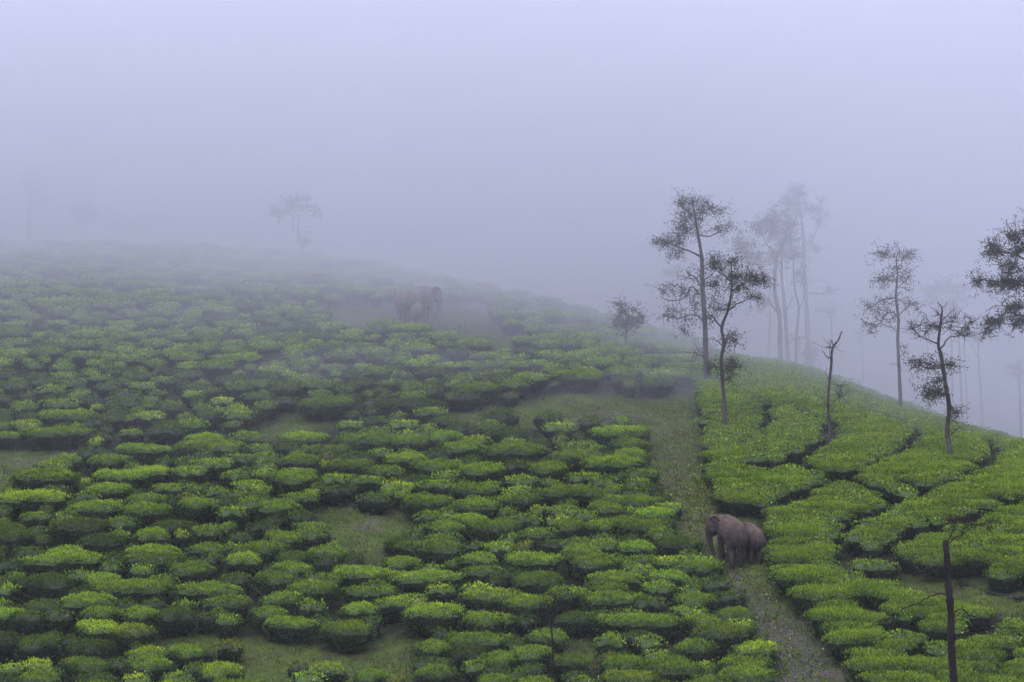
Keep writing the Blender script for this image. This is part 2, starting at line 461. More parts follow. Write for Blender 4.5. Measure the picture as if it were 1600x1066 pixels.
def tube(points, radii, sides=6, r=None, cap=True):
    """tube through points; returns V, quads"""
    P = np.array([list(p) for p in points], float); n = len(P)
    T = np.gradient(P, axis=0); T /= np.linalg.norm(T, axis=1, keepdims=True) + 1e-9
    ref = np.array([0.13, 0.97, 0.21])
    A = np.cross(T, ref); A /= np.linalg.norm(A, axis=1, keepdims=True) + 1e-9
    B = np.cross(T, A)
    an = np.linspace(0, 2 * np.pi, sides, endpoint=False)
    rad = np.asarray(radii, float)
    if np.ndim(rad) == 0: rad = np.full(n, rad)
    V = P[:, None, :] + rad[:, None, None] * (np.cos(an)[None, :, None] * A[:, None, :] + np.sin(an)[None, :, None] * B[:, None, :])
    V = V.reshape(-1, 3)
    i = np.arange(n - 1)[:, None] * sides + np.arange(sides)[None, :]
    j = np.arange(n - 1)[:, None] * sides + (np.arange(sides)[None, :] + 1) % sides
    Fq = np.stack([i, j, j + sides, i + sides], -1).reshape(-1, 4)
    if cap:   # close the ends with thin quads fanned to a centre vertex
        c0, c1 = len(V), len(V) + 1
        V = np.vstack([V, P[0] , P[-1] + T[-1] * rad[-1] * .5])
        k = np.arange(0, sides, 2)
        e0 = np.stack([np.full(len(k), c0), (k + 2) % sides, (k + 1) % sides, k], -1)
        o = (n - 1) * sides
        e1 = np.stack([np.full(len(k), c1), o + k, o + (k + 1) % sides, o + (k + 2) % sides], -1)
        Fq = np.vstack([Fq, e0, e1])
    return V, Fq

def cat(parts):
    Vs, Fs, o = [], [], 0
    for V, Fq in parts:
        Vs.append(V); Fs.append(Fq + o); o += len(V)
    return np.vstack(Vs), np.vstack(Fs)

SIZES = {'s': (1.15, 1.0, .82), 'm': (1.75, 1.35, .92), 'l': (2.4, 1.7, .98), 'x': (3.3, 1.8, 1.0)}
VAR = {}
def white(n): return np.ones((n, 4))
SIZES.update({'cs': (1.2, 1.05, .86), 'cm': (1.8, 1.5, .86), 'cl': (2.5, 1.8, .86), 'cx': (3.3, 1.9, .86)})
for si, (k, (w, dp, h)) in enumerate(SIZES.items()):
    VAR[k] = []
    for v in range(4 if k[0] != 'c' else 2):
        core, top, side = make_bush(100 * si + v, w, dp, h, carpet=k[0] == 'c')
        # core split between the two parts so each is a closed looking mass of its own
        Vc, Fc = core
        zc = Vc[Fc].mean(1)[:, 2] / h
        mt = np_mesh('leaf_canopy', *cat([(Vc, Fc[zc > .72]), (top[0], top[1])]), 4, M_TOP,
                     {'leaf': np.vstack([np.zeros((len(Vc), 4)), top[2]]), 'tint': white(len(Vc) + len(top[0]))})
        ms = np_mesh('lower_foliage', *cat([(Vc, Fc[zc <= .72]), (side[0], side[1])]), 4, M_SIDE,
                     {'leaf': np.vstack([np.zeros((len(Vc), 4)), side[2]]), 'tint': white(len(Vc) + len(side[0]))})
        r = np.random.default_rng(900 + si * 10 + v)
        tb = []
        for q in range(7):
            a = r.uniform(0, 6.28); rr = r.uniform(.45, .66)
            tb.append(tube([(0.12 * w * math.cos(a), .12 * dp * math.sin(a), -.12), (.3 * w * math.cos(a) * rr, .3 * dp * math.sin(a) * rr, .12),
                            (.52 * w * math.cos(a) * rr * 1.45, .52 * dp * math.sin(a) * rr * 1.45, h * .45)], [.035, .028, .015], 5 if False else 6))
        mst = np_mesh('stems', *cat(tb), 4, M_STEM)
        VAR[k].append((mt, ms, mst))
LOW = {}
for si, (k, (w, dp, h)) in enumerate(SIZES.items()):
    LOW[k] = [make_bush(500 + 100 * si + v, w, dp, h, dens=.62 if k[0] != 'c' else .42, leaf=.112, carpet=k[0] == 'c') for v in range(4)]

# bushes read off the photograph: canopy centre column, row, width in photo pixels, kind
# n = mid green, b = bright, y = yellow-green, d = dark, r = dry brown
HAND = """87 676 92 n;10 678 40 n;320 687 57 b;385 684 50 n;218 702 74 b;333 702 95 b;105 716 46 n;85 732 52 b;72 750 102 b;188 746 80 b;290 718 32 n;332 727 50 b;370 718 50 n;295 738 54 b;260 761 48 b;341 766 34 n
390 759 50 b;370 743 42 n;45 783 104 y;170 765 66 b;140 774 36 n;150 795 84 n;230 781 60 n;228 802 72 n;310 790 58 b;362 800 46 n;392 788 50 n;54 806 44 n;100 808 36 b;188 817 50 n;238 839 55 b;325 832 50 n;20 840 62 d
125 827 80 d;160 847 72 d;270 821 60 d;105 863 64 b;238 863 76 b;325 857 58 n;385 859 50 n;475 687 74 b;575 692 90 n;515 704 58 n;645 691 66 n;722 699 70 n;635 717 58 b;470 722 62 n;415 714 48 n;548 728 62 n;680 731 64 n;750 736 76 b
600 738 50 n;412 740 32 b;462 753 66 n;525 748 50 n;570 748 46 n;622 758 50 y;680 758 56 n;738 766 66 n;585 777 52 d;468 775 48 n;402 763 36 y;667 787 68 n;742 791 70 n;432 793 72 n;790 782 36 n;672 807 46 n;730 811 64 b;697 825 60 n
772 829 70 n;485 833 56 n;415 823 42 d;440 843 64 b;692 842 50 n;625 853 52 d;780 854 48 b;678 861 88 n;415 861 58 n;512 863 62 n;782 653 52 d;858 653 44 d;920 659 33 d;872 669 50 b;722 668 52 d;790 677 60 d;842 692 36 d;970 681 82 b
985 698 56 n;890 695 38 n;925 699 36 n;805 709 86 n;890 713 56 n;985 714 56 n;955 728 84 b;855 735 60 n;910 745 54 n;815 751 52 n;890 771 90 n;810 784 60 n;880 797 52 n;997 783 66 n;945 797 56 n;917 806 36 n;1022 807 64 b;975 817 54 n
792 794 32 n;100 878 104 b;22 882 48 d;240 873 90 n;298 890 72 n;225 890 40 n;382 874 60 b;172 887 30 n;160 907 58 b;72 916 78 d;205 922 112 b;255 908 46 n;328 922 94 b;8 923 42 b;138 941 76 b;355 943 66 n;10 960 52 b;40 965 48 d
88 962 46 d;160 958 58 b;220 959 58 n;275 962 62 d;358 967 40 n;150 984 70 y;205 990 66 y;58 1008 68 d;10 1002 52 d;140 1015 62 d;230 1019 54 y;290 1022 54 n;312 1014 50 r;362 1007 38 r;58 1039 52 y;135 1042 62 n;235 1043 68 n
62 1062 64 n;12 1042 46 b;345 1055 68 y;212 1063 42 y;455 890 58 n;560 896 78 b;505 904 52 n;628 879 60 n;662 901 108 b;688 920 44 y;755 892 52 n;750 875 60 b;428 910 62 n;488 925 70 n;565 923 50 n;768 932 92 b;442 937 62 n;488 948 42 b
562 949 58 b;612 943 50 b;450 973 72 n;542 986 74 n;680 963 92 b;762 973 68 n;745 1001 90 n;680 1012 58 b;735 1021 52 d;785 1028 62 n;468 1039 30 r;515 1042 52 y;478 1056 48 b;580 1056 52 n;680 1054 62 n;742 1041 42 b;620 1060 30 r
775 1064 62 b;830 880 76 b;945 820 56 b;1005 828 66 n;892 825 54 n;842 834 50 n;905 849 50 n;995 857 54 b;1060 850 66 d;910 864 58 b;928 880 76 b;1003 873 46 n;1044 875 50 y;1003 891 50 n;1045 899 60 b;1095 891 64 n;962 906 80 n;950 919 62 n
1030 919 50 n;842 914 76 n;955 937 82 n;1014 939 52 d;1088 937 68 n;825 944 76 n;898 964 60 d;1078 952 52 b;1148 956 58 n;1000 970 120 n;1098 970 62 n;1158 977 46 b;1125 992 86 n;858 994 62 n;958 1005 42 b;1012 1004 42 b;1028 1020 44 b
1085 1014 60 n;1182 1017 62 y;832 1020 70 n;893 1032 54 n;976 1040 62 n;1160 1042 72 n;1045 1048 88 n;1100 1037 42 n;985 1062 80 b;1165 1060 82 b;1247 877 74 n;1232 851 56 n;1242 838 92 b;1258 904 82 b;1285 934 88 b;1567 895 50 n
1308 968 74 b;1338 1002 80 b;1376 1042 84 b;510 634 86 n;905 590 76 n;640 514 66 b;373 637 32 y;745 606 70 n;803 602 50 n;640 632 92 d;100 652 80 n;372 1082 80 n;270 1085 80 b;900 1082 80 n;1090 1085 80 n;700 1088 80 n;150 1088 90 n;30 1090 90 d
230 742 0 n;840 722 0 n;1032 838 50 n;1120 1070 60 n;60 700 0 n;650 760 0 n"""
hand = []
for tok in HAND.replace('\n', ';').split(';'):
    a = tok.split()
    if len(a) == 4 and int(a[2]) > 0: hand.append((int(a[0]), int(a[1]), int(a[2]), a[3]))

bushes = []   # x, y, w, dp, h, tint, rotation, block
for px, py, wpx, kd in hand:
    up = .80
    g = on_ground(px, py, up)
    w = wpx / F * g.y * 1.10
    dp = min(2.1, max(1.0, w * .74)) if w < 2.4 else random.uniform(1.6, 2.1)
    h = min(1.12, .74 + .16 * w) * random.uniform(.88, 1.1)
    bushes.append([g.x, g.y, w, dp, h, kd, random.uniform(-.25, .25), 'left' if px < 1195 else 'right'])

# dark gullies that divide the plucked block on the right
GAPS = [[(1190, 815), (1222, 800), (1262, 783), (1305, 764), (1345, 748), (1380, 732), (1410, 716), (1432, 700), (1434, 690), (1418, 676), (1385, 662), (1345, 652), (1310, 645)],
        [(1320, 850), (1322, 838), (1340, 826), (1375, 814), (1400, 800), (1450, 783), (1500, 762), (1535, 742), (1556, 722), (1556, 708), (1545, 700)],
        [(1200, 745), (1222, 735), (1258, 722), (1288, 708), (1298, 694), (1296, 676)],
        [(1390, 865), (1420, 855), (1470, 840), (1520, 822), (1560, 806), (1610, 790)],
        [(1232, 722), (1262, 742), (1300, 755)], [(1160, 735), (1195, 748), (1222, 735)],
        [(1190, 690), (1202, 672), (1196, 650), (1170, 628)],
        [(1240, 650), (1275, 662), (1300, 674)],
        [(1345, 770), (1375, 778), (1395, 795)], [(1400, 765), (1440, 775), (1470, 772)],
        [(1300, 858), (1340, 875), (1400, 892)],
        [(1370, 1010), (1400, 995), (1430, 985)], [(1450, 1010), (1490, 1016), (1550, 1000)], [(1560, 1066), (1590, 1035), (1610, 1020)], [(1330, 950), (1350, 965), (1385, 960)],
        [(1500, 690), (1540, 688), (1600, 706)], [(1330, 870), (1310, 890), (1335, 905), (1380, 915)], [(1540, 985), (1570, 975), (1610, 980)], [(1405, 1040), (1430, 1030), (1460, 1040)]]
gapseg = []
for g in GAPS:
    P = [on_ground(*p, up=.3) for p in g]
    for a, c in zip(P[:-1], P[1:]): gapseg.append((a.x, a.y, c.x, c.y))
gapseg = np.array(gapseg)
GW = np.array([.22 if gi in (0, 1, 2, 3) else 0.0 for gi, g in enumerate(GAPS) for _ in range(len(g) - 1)])
def gap_dist(x, y):
    a = gapseg[:, :2]; d = gapseg[:, 2:] - a
    t = np.clip(((x - a[:, 0]) * d[:, 0] + (y - a[:, 1]) * d[:, 1]) / ((d ** 2).sum(1) + 1e-9), 0, 1)
    return float((np.hypot(x - a[:, 0] - t * d[:, 0], y - a[:, 1] - t * d[:, 1]) - GW).min())

def region(px, py):
    """which planting a ground point belongs to"""
    edge = np.interp(py, [560, 600, 640, 700, 760, 800, 850, 900, 950, 1000, 1066, 1180], [1120, 1095, 1080, 1090, 1100, 1120, 1190, 1205, 1245, 1285, 1330, 1380])
    return 'right' if px > edge else 'left'

grid = {}
def add_grid(i, b_):
    grid.setdefault((int(b_[0] // 2), int(b_[1] // 2)), []).append(i)
for i, b_ in enumerate(bushes): add_grid(i, b_)
def fits(x, y, w, dp, k):
    cx, cy = int(x // 2), int(y // 2)
    for ix in range(cx - 2, cx + 3):
        for iy in range(cy - 2, cy + 3):
            for j in grid.get((ix, iy), ()):
                q = bushes[j]
                if ((x - q[0]) / ((w + q[2]) * .5 * k)) ** 2 + ((y - q[1]) / ((dp + q[3]) * .5 * k)) ** 2 < 1: return False
    return True
NTRY = 90000
xr = rng.uniform(0, 1, NTRY) < .45
cx = np.where(xr, rng.uniform(4, 46, NTRY), rng.uniform(-50, 48, NTRY)); cy = rng.uniform(86, 226, NTRY)
czz = hz(cx, cy)
qx, qy = project(np.stack([cx, cy, czz], -1))
mpx = F / cy
upx, upy = project(np.stack([cx, cy, czz + .62], -1))
cm = clear_mask(qx, qy) | clear_mask(upx, upy)
cm1 = cm | clear_mask(qx + .40 * mpx, qy) | clear_mask(qx - .40 * mpx, qy)
cm2 = cm1 | clear_mask(qx + .85 * mpx, qy) | clear_mask(qx - .85 * mpx, qy) | clear_mask(qx, qy + .3 * mpx * .3)
r0 = np.random.default_rng(5)
passes = [(1.3, 2.15), (1.0, 1.5), (.7, 1.0)]
third = NTRY // 3
for i in range(NTRY):
    if cm[i] or qx[i] < -70 or qx[i] > 1690 or qy[i] > 1125: continue
    lo, hi = passes[min(2, i // third)]
    reg = region(qx[i], qy[i])
    w = r0.uniform(lo, hi)
    if reg == 'right': w *= 1.2
    elif cy[i] > 138: w *= 1.08
    if reg == 'right':
        if gap_dist(cx[i], cy[i]) < .10 + w * .385: continue
        dp = min(w * .85, 1.9); k = .40
        h = .86 + .03 * r0.uniform(-1, 1)
        # stand back from the path edge by half a bush
    else:
        dp = min(w * .86, 1.9); k = r0.uniform(.80, .99) if i < third * 2 else .84
        h = min(1.05, .66 + .16 * w) * r0.uniform(.82, 1.16)
        if cy[i] > 138: k *= .95
    if (cm2 if w > 1.5 else cm1)[i]: continue
    ph = .5 + .5 * vnoise(cx[i] * .35, cy[i] * .3, 9)
    if reg == 'left' and r0.uniform() < .10: continue
    if not fits(cx[i], cy[i], w, dp, k): continue
    u = r0.uniform()
    if reg == 'right': kd = 'b' if u < .45 + .3 * ph else 'n'
    elif cy[i] > 138: kd = 'd' if u < .10 else ('n' if u < .45 else 'b')
    else: kd = 'd' if u < .30 + .34 * (1 - ph) else 'r' if u < .36 + .34 * (1 - ph) and w < 1.5 else ('n' if u < .82 else ('b' if u < .95 else 'y'))
    bushes.append([cx[i], cy[i], w, dp, h, kd, r0.uniform(-.3, .3), reg])
    add_grid(len(bushes) - 1, bushes[-1])

# drop bushes the hill hides completely
def visible(b_):
    D = np.arange(86, b_[1] - 1.2, 1.0)
    if len(D) == 0: return True
    top = float(hz(b_[0], b_[1])) + b_[4]
    zl = top * D / b_[1]; xl = b_[0] * D / b_[1]
    return not (hz(xl, D) + .55 > zl).any()
bushes = [b_ for b_ in bushes if visible(b_)]
TINT = {'n': (.88, .90, .85), 'b': (1.12, 1.12, 1.0), 'y': (1.5, 1.32, 1.05), 'd': (.40, .42, .48), 'r': (.8, .6, .6)}

def in_frame(b_):
    z = float(hz(b_[0], b_[1]))
    px, py = project(np.array([b_[0], b_[1], z + b_[4]]))
    m = b_[2] / b_[1] * F
    return -60 - m < px < 1660 + m and py < 1105
bushes = [b_ for b_ in bushes if in_frame(b_)]
def apparent(b_):
    z = float(hz(b_[0], b_[1]))
    px, py = project(np.array([b_[0], b_[1], z + b_[4]]))
    if px < -30 or px > 1630 or py > 1075: return -1
    return b_[2] * (b_[4] + .25 * b_[3]) / b_[1] ** 2
order = sorted(range(len(bushes)), key=lambda i: -apparent(bushes[i]))
# words that place a bush by what stands nearest
MARKS = [((1145, 870), 'the two near elephants'), ((1483, 960), 'the black dead trunk'), ((575, 830), 'the central grass clearing'), ((450, 1015), 'the bottom grass clearing'),
         ((1260, 1030), 'the gravel path end'), ((1055, 700), 'the grass track bend'), ((863, 980), 'the thin dead sapling'), ((100, 718), 'the muddy track at left'),
         ((905, 650), 'the bare muddy patch'), ((1298, 700), 'the bare snag'), ((1485, 725), 'the crooked white-footed tree'), ((1133, 680), 'the leaning tree by the path'),
         ((1568, 895), 'the grass gap at right'), ((0, 1066), 'the bottom left corner'), ((1600, 1066), 'the bottom right corner'), ((0, 880), 'the left picture edge'),
         ((645, 500), 'the three misty elephants'), ((250, 900), 'the long paired bright bushes'), ((340, 760), 'the dense left thicket'), ((750, 760), 'the wide domed bushes'),
         ((980, 570), 'the small round tree'), ((1307, 880), 'the slender upright stick'), ((1407, 657), 'the tall sparse tree')]
COLW = {'n': 'mid green', 'b': 'bright green', 'y': 'yellow green', 'd': 'dark green', 'r': 'dry brown'}
NUMW = ['', 'one', 'two', 'three', 'four', 'five', 'six', 'seven', 'eight', 'nine', 'ten', 'eleven', 'twelve']
used = set()
def steps(n, unit): return NUMW[min(12, n)] + ' ' + unit + ('s' if n > 1 else '')
def label_for(b_, px, py):
    sz = 'very wide' if b_[2] > 2.7 else 'wide' if b_[2] > 2.0 else 'middling' if b_[2] > 1.4 else 'small'
    ms = sorted(MARKS, key=lambda m: (m[0][0] - px) ** 2 + 4 * (m[0][1] - py) ** 2)
    for (mx_, my_), nm in ms[:12]:
        dx, dy = px - mx_, py - my_
        nx_, ny_ = int(round(abs(dx) / 28)), int(round(abs(dy) / 18))
        w = []
        if nx_: w.append(steps(nx_, 'step') + (' left' if dx < 0 else ' right'))
        if ny_: w.append(steps(ny_, 'row') + (' behind' if dy < 0 else ' below'))
        if not w: w = ['directly beside']
        t = f"{sz} {COLW[b_[5]]} tea bush, " + ', '.join(w) + (' ' if w[-1].endswith('beside') or w[-1].endswith('behind') or w[-1].endswith('below') else ' of ') + nm
        if t not in used and len(t.replace('-', ' ').split()) <= 16:
            used.add(t); return t
    used.add(t); return t

n_single = 0
rest = []
GROUPS = {'left': 'tea bushes scattered over the left hillside', 'right': 'tea bushes of the dense plucked block'}
for i in order:
    b_ = bushes[i]
    x, y, w, dp, h, kd, rot, reg = b_
    z = float(hz(x, y))
    if n_single >= 298 or apparent(b_) < 0:
        rest.append(b_); continue
    key = ('c' if reg == 'right' else '') + ('s' if w < 1.4 else 'm' if w < 2.05 else 'l' if w < 2.85 else 'x')
    v = random.randrange(len(VAR[key]))
    mt, ms, mst = VAR[key][v]
    bw, bd, bh = SIZES[key]
    flip = random.choice((0, math.pi))
    e = empty('tea_bush', (x, y, z - .03), rot + flip)
    e.scale = (w / bw, dp / bd, h / bh)
    px, py = project(np.array([x, y, z + h * .8]))
    tag(e, label_for(b_, float(px), float(py)), 'tea bush', GROUPS[reg])
    j = random.uniform(.72, 1.18) if reg == 'left' else random.uniform(.78, .93)
    tc = tuple(c * j * random.uniform(.95, 1.05) for c in TINT[kd]) + (1,)
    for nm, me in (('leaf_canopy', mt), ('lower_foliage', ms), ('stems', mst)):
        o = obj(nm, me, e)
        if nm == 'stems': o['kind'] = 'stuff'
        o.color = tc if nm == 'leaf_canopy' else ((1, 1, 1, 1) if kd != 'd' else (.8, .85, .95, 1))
        if kd == 'r' and nm != 'stems':
            o.material_slots[0].link = 'OBJECT'; o.material_slots[0].material = M_DRY; o.color = (1, 1, 1, 1)
    n_single += 1

def rotz(P, a):
    c, s = math.cos(a), math.sin(a)
    Q = P.copy(); Q[:, 0] = P[:, 0] * c - P[:, 1] * s; Q[:, 1] = P[:, 0] * s + P[:, 1] * c
    return Q
acc = {'t': [[], [], []], 's': [[], [], []]}
offs = {'t': 0, 's': 0}
for b_ in rest:
    x, y, w, dp, h, kd, rot, reg = b_
    if y > 205: continue
    key = ('c' if reg == 'right' else '') + ('s' if w < 1.4 else 'm' if w < 2.05 else 'l' if w < 2.85 else 'x')
    core, top, side = LOW[key][random.randrange(4)]
    bw, bd, bh = SIZES[key]
    S = np.array([w / bw, dp / bd, h / bh]); O = np.array([x, y, float(hz(x, y)) - .03]); a = rot + random.choice((0, math.pi))
    j = random.uniform(.78, 1.15) if reg == 'left' else random.uniform(.78, .93); tint = np.array([c * j for c in TINT[kd]] + [1])
    zc = core[0][core[1]].mean(1)[:, 2] / bh
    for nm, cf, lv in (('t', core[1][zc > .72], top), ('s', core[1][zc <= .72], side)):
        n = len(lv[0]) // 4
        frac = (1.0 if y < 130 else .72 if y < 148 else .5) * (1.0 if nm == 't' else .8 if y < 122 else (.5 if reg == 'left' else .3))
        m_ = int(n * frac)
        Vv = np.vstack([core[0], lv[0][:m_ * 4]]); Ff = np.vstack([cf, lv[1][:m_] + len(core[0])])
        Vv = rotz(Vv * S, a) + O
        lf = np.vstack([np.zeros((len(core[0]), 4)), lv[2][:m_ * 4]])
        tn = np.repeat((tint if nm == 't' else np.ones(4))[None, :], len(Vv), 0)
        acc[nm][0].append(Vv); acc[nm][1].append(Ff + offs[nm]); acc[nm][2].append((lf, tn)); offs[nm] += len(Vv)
far_root = empty('distant_tea_bushes', (0, 150, float(hz(0, 150))))
tag(far_root, 'mass of smaller tea bushes covering the hillsides up to the misty crest', 'tea bushes', kind='stuff')
far_root_inv = Matrix.Translation(-Vector(far_root.location))
for nm, pn, mm in (('t', 'leaf_canopy', M_TOP), ('s', 'lower_foliage', M_SIDE)):
    V = np.vstack(acc[nm][0]) - np.array(far_root.location); Fq = np.vstack(acc[nm][1])
    o = obj(pn, np_mesh(pn, V, Fq, 4, mm, {'leaf': np.vstack([q[0] for q in acc[nm][2]]), 'tint': np.vstack([q[1] for q in acc[nm][2]])}), far_root)
    o['kind'] = 'stuff'
print('BUSHES', len(bushes), 'single', n_single, 'rest', len(rest), 'quads', offs)

# ---------------------------------------------------------------- grass and gravel
def scatter(mask_fn, n, x0, x1, y0, y1, r):
    x = r.uniform(x0, x1, n); y = r.uniform(y0, y1, n); z = hz(x, y)
    px, py = project(np.stack([x, y, z], -1))
    k = mask_fn(px, py, x, y)
    return np.stack([x, y, z], -1)[k]
r = np.random.default_rng(21)
edge = lambda px, py, x, y: clear_mask(px + vnoise(x * 2, y * 2, 4) * 9, py + vnoise(x * 2, y * 2, 5) * 4) & (px > -60) & (px < 1670) & (py < 1110)
P = scatter(edge, 1500000, -45, 45, 86, 170, r)
dens = .5 + .5 * vnoise(P[:, 0] * .9, P[:, 1] * .9, 7)
P = P[r.uniform(0, 1, len(P)) < .35 + .65 * dens]
G = []
nB = len(P)
hgt = .66 * (r.uniform(.05, .14, nB) * (.75 + .9 * np.clip(vnoise(P[:, 0] * 1.6, P[:, 1] * 1.6, 8) , 0, 1) + 1.3 * (r.uniform(0, 1, nB) < .03)))[:, None]; az = r.uniform(0, 6.28, nB)
s = np.stack([np.cos(az), np.sin(az), 0 * az], 1)
lean = np.stack([r.normal(0, .35, nB), r.normal(0, .35, nB), np.ones(nB)], 1)
wd = .022 + hgt * .12
a = P - s * wd; b_ = P + s * wd; c = P + lean * hgt + s * wd * .15; d = P + lean * hgt - s * wd * .15
a[:, 2] -= .02; b_[:, 2] -= .02
V = np.stack([a, b_, c, d], 1).reshape(-1, 3)
val = np.clip(r.uniform(0, .85, nB) + .2 * vnoise(P[:, 0] * .6, P[:, 1] * .6, 2), 0, 1)
ypx, ypy = project(P)
yel = (np.abs(ypx - np.interp(ypy, [640, 760, 820, 920, 1000, 1066], [1060, 1075, 1095, 1190, 1215, 1235])) < 30) & (r.uniform(0, 1, nB) < .05)
val[yel] = 1.0
colr = np.repeat(np.stack([val, val, val, np.ones(nB)], 1), 4, 0)
o = obj('grass', np_mesh('grass', V, np.arange(nB * 4).reshape(-1, 4), 4, M_GRASS, {'leaf': colr}))
tag(o, 'short rough grass on the path and clearings between the tea', 'grass', kind='stuff')
wl_ = []
for t in range(2600):
    if t < 1300: px = r.normal(1082, 18); py = r.normal(790, 28)
    else: py = r.uniform(650, 1066); px = np.interp(py, [640, 760, 850, 920, 1000, 1066], [1050, 1062, 1100, 1180, 1225, 1250]) + r.normal(0, 26)
    g = on_ground(px, py); wl_.append((g.x, g.y, g.z + .02))
wl_ = np.array(wl_)
wpx, wpy = project(wl_); wl_ = wl_[in_poly(wpx, wpy, PATH)]
Vw, Fw, Cw = leaves_at(wl_, np.repeat(np.array([[0, 0, 1.]]), len(wl_), 0), .12, .07, 1.1, r, r.choice([.3, .6, .93, 1.0], len(wl_)))
o = obj('weeds', np_mesh('weeds', Vw, Fw, 4, M_GRASS, {'leaf': Cw}))
tag(o, 'yellowing broad-leaved weeds and fallen leaves strewn on the grass track', 'weeds', kind='stuff')

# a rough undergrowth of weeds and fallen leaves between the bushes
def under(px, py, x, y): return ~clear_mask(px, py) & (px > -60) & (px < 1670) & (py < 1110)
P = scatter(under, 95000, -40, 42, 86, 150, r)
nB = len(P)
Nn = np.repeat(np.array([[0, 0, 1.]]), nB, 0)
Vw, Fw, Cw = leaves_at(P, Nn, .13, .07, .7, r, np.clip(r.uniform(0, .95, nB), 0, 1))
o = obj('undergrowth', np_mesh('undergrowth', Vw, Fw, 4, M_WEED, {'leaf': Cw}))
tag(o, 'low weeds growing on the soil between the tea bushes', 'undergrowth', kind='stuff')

def blob(r, s):
    """a small irregular stone of 20 quads-ish"""
    V, Fq = [], []
    V = []
    for k, (zz, rr) in enumerate(((-.25, .7), (.15, 1.0), (.45, .75), (.6, .3))):
        for q in range(6):
            a = q / 6 * 6.283 + r.uniform(-.15, .15)
            V.append((rr * math.cos(a) * s * r.uniform(.8, 1.15), rr * math.sin(a) * s * r.uniform(.7, 1.1), zz * s * r.uniform(.8, 1.2)))
    for k in range(3):
        for q in range(6):
            Fq.append((k * 6 + q, k * 6 + (q + 1) % 6, (k + 1) * 6 + (q + 1) % 6, (k + 1) * 6 + q))
    Fq += [(18, 19, 20, 21), (18, 21, 22, 23)]
    return np.array(V), np.array(Fq)
rr_ = random.Random(4)
class RR:
    def uniform(self, a, b): return rr_.uniform(a, b)
protos = [blob(RR(), 1.0) for _ in range(8)]
parts = []
GP = [on_ground(*p) for p in TRACKS[0][0]]
for t in range(2000):
    k = rr_.choices(range(len(GP) - 1), weights=[3, 7, 6, 4, 3, 2, 2, 1.5, .8, .5, .6, .6])[0]; u = rr_.random()
    p = GP[k].lerp(GP[k + 1], u)
    wid = 1.0 if k < 4 else .7
    x = p.x + rr_.gauss(0, wid * .75); y = p.y + rr_.gauss(0, wid * .5)
    px, py = project(np.array([x, y, float(hz(x, y))]))
    if not in_poly(np.array([px]), np.array([py]), PATH)[0]: continue
    V, Fq = protos[rr_.randrange(8)]
    s = rr_.choice((.03, .035, .045, .06, .085))
    parts.append((rotz(V * np.array([s, s, s * .6]), rr_.uniform(0, 6.3)) + np.array([x, y, float(hz(x, y))]), Fq))
for (qx_, qy_, n, sx, sy) in ((870, 665, 70, 1.0, .6), (955, 656, 120, 1.3, .7), (140, 712, 60, 1.5, .6), (270, 700, 30, .8, .4)):
    g = on_ground(qx_, qy_)
    for t in range(n):
        x = g.x + rr_.gauss(0, sx); y = g.y + rr_.gauss(0, sy); s = rr_.choice((.05, .07, .1, .14))
        V, Fq = protos[rr_.randrange(8)]
        parts.append((rotz(V * np.array([s, s, s * .35]), rr_.uniform(0, 6.3)) + np.array([x, y, float(hz(x, y))]), Fq))
o = obj('gravel', np_mesh('gravel', *cat(parts), 4, M_STONE, smooth=False))
tag(o, 'loose wet stones strewn over the worn path', 'gravel', kind='stuff')

# the low dark stone edging right of the dead trunk
edging = empty('stone_edging', on_ground(1550, 930))
tag(edging, 'low line of dark rough stones right of the black dead trunk', 'stone edging')
ep = [on_ground(*p) for p in ((1497, 914), (1520, 920), (1548, 928), (1575, 934), (1606, 940), (1640, 946))]
inv = -Vector(edging.location)
stone_meshes = [np_mesh('stone', protos[k][0] * np.array([.2, .15, .17]), protos[k][1], 4, M_MOSSY) for k in range(8)]
for a, c in zip(ep[:-1], ep[1:]):
    n = max(2, int((c - a).length / .27))
    for t in range(n):
        p = a.lerp(c, (t + .5) / n)
        o = obj('stone', stone_meshes[rr_.randrange(8)], edging)
        o.location = Vector((p.x, p.y + rr_.uniform(-.16, .16), float(hz(p.x, p.y)) + rr_.uniform(-.04, .05))) + inv
        o.rotation_euler = (rr_.uniform(-.3, .3), rr_.uniform(-.3, .3), rr_.uniform(0, 6.28)); k = rr_.uniform(.45, 1.3); o.scale = (k, k, k * rr_.uniform(.8, 1.3))

# ---------------------------------------------------------------- trees
def smooth_path(pts, rad, n=4):
    """Catmull-Rom through points"""
    P = [np.array(list(p), float) for p in pts]
    P = [2 * P[0] - P[1]] + P + [2 * P[-1] - P[-2]]
    out, ro = [], []
    for i in range(1, len(P) - 2):
        for k in range(n):
            t = k / n
            a, b2, c2, d2 = P[i - 1], P[i], P[i + 1], P[i + 2]
            out.append(.5 * ((2 * b2) + (-a + c2) * t + (2 * a - 5 * b2 + 4 * c2 - d2) * t * t + (-a + 3 * b2 - 3 * c2 + d2) * t ** 3))
            ro.append(rad[i - 1] * (1 - t) + rad[i] * t)
    out.append(P[-2]); ro.append(rad[-1])
    return np.array(out), np.array(ro)

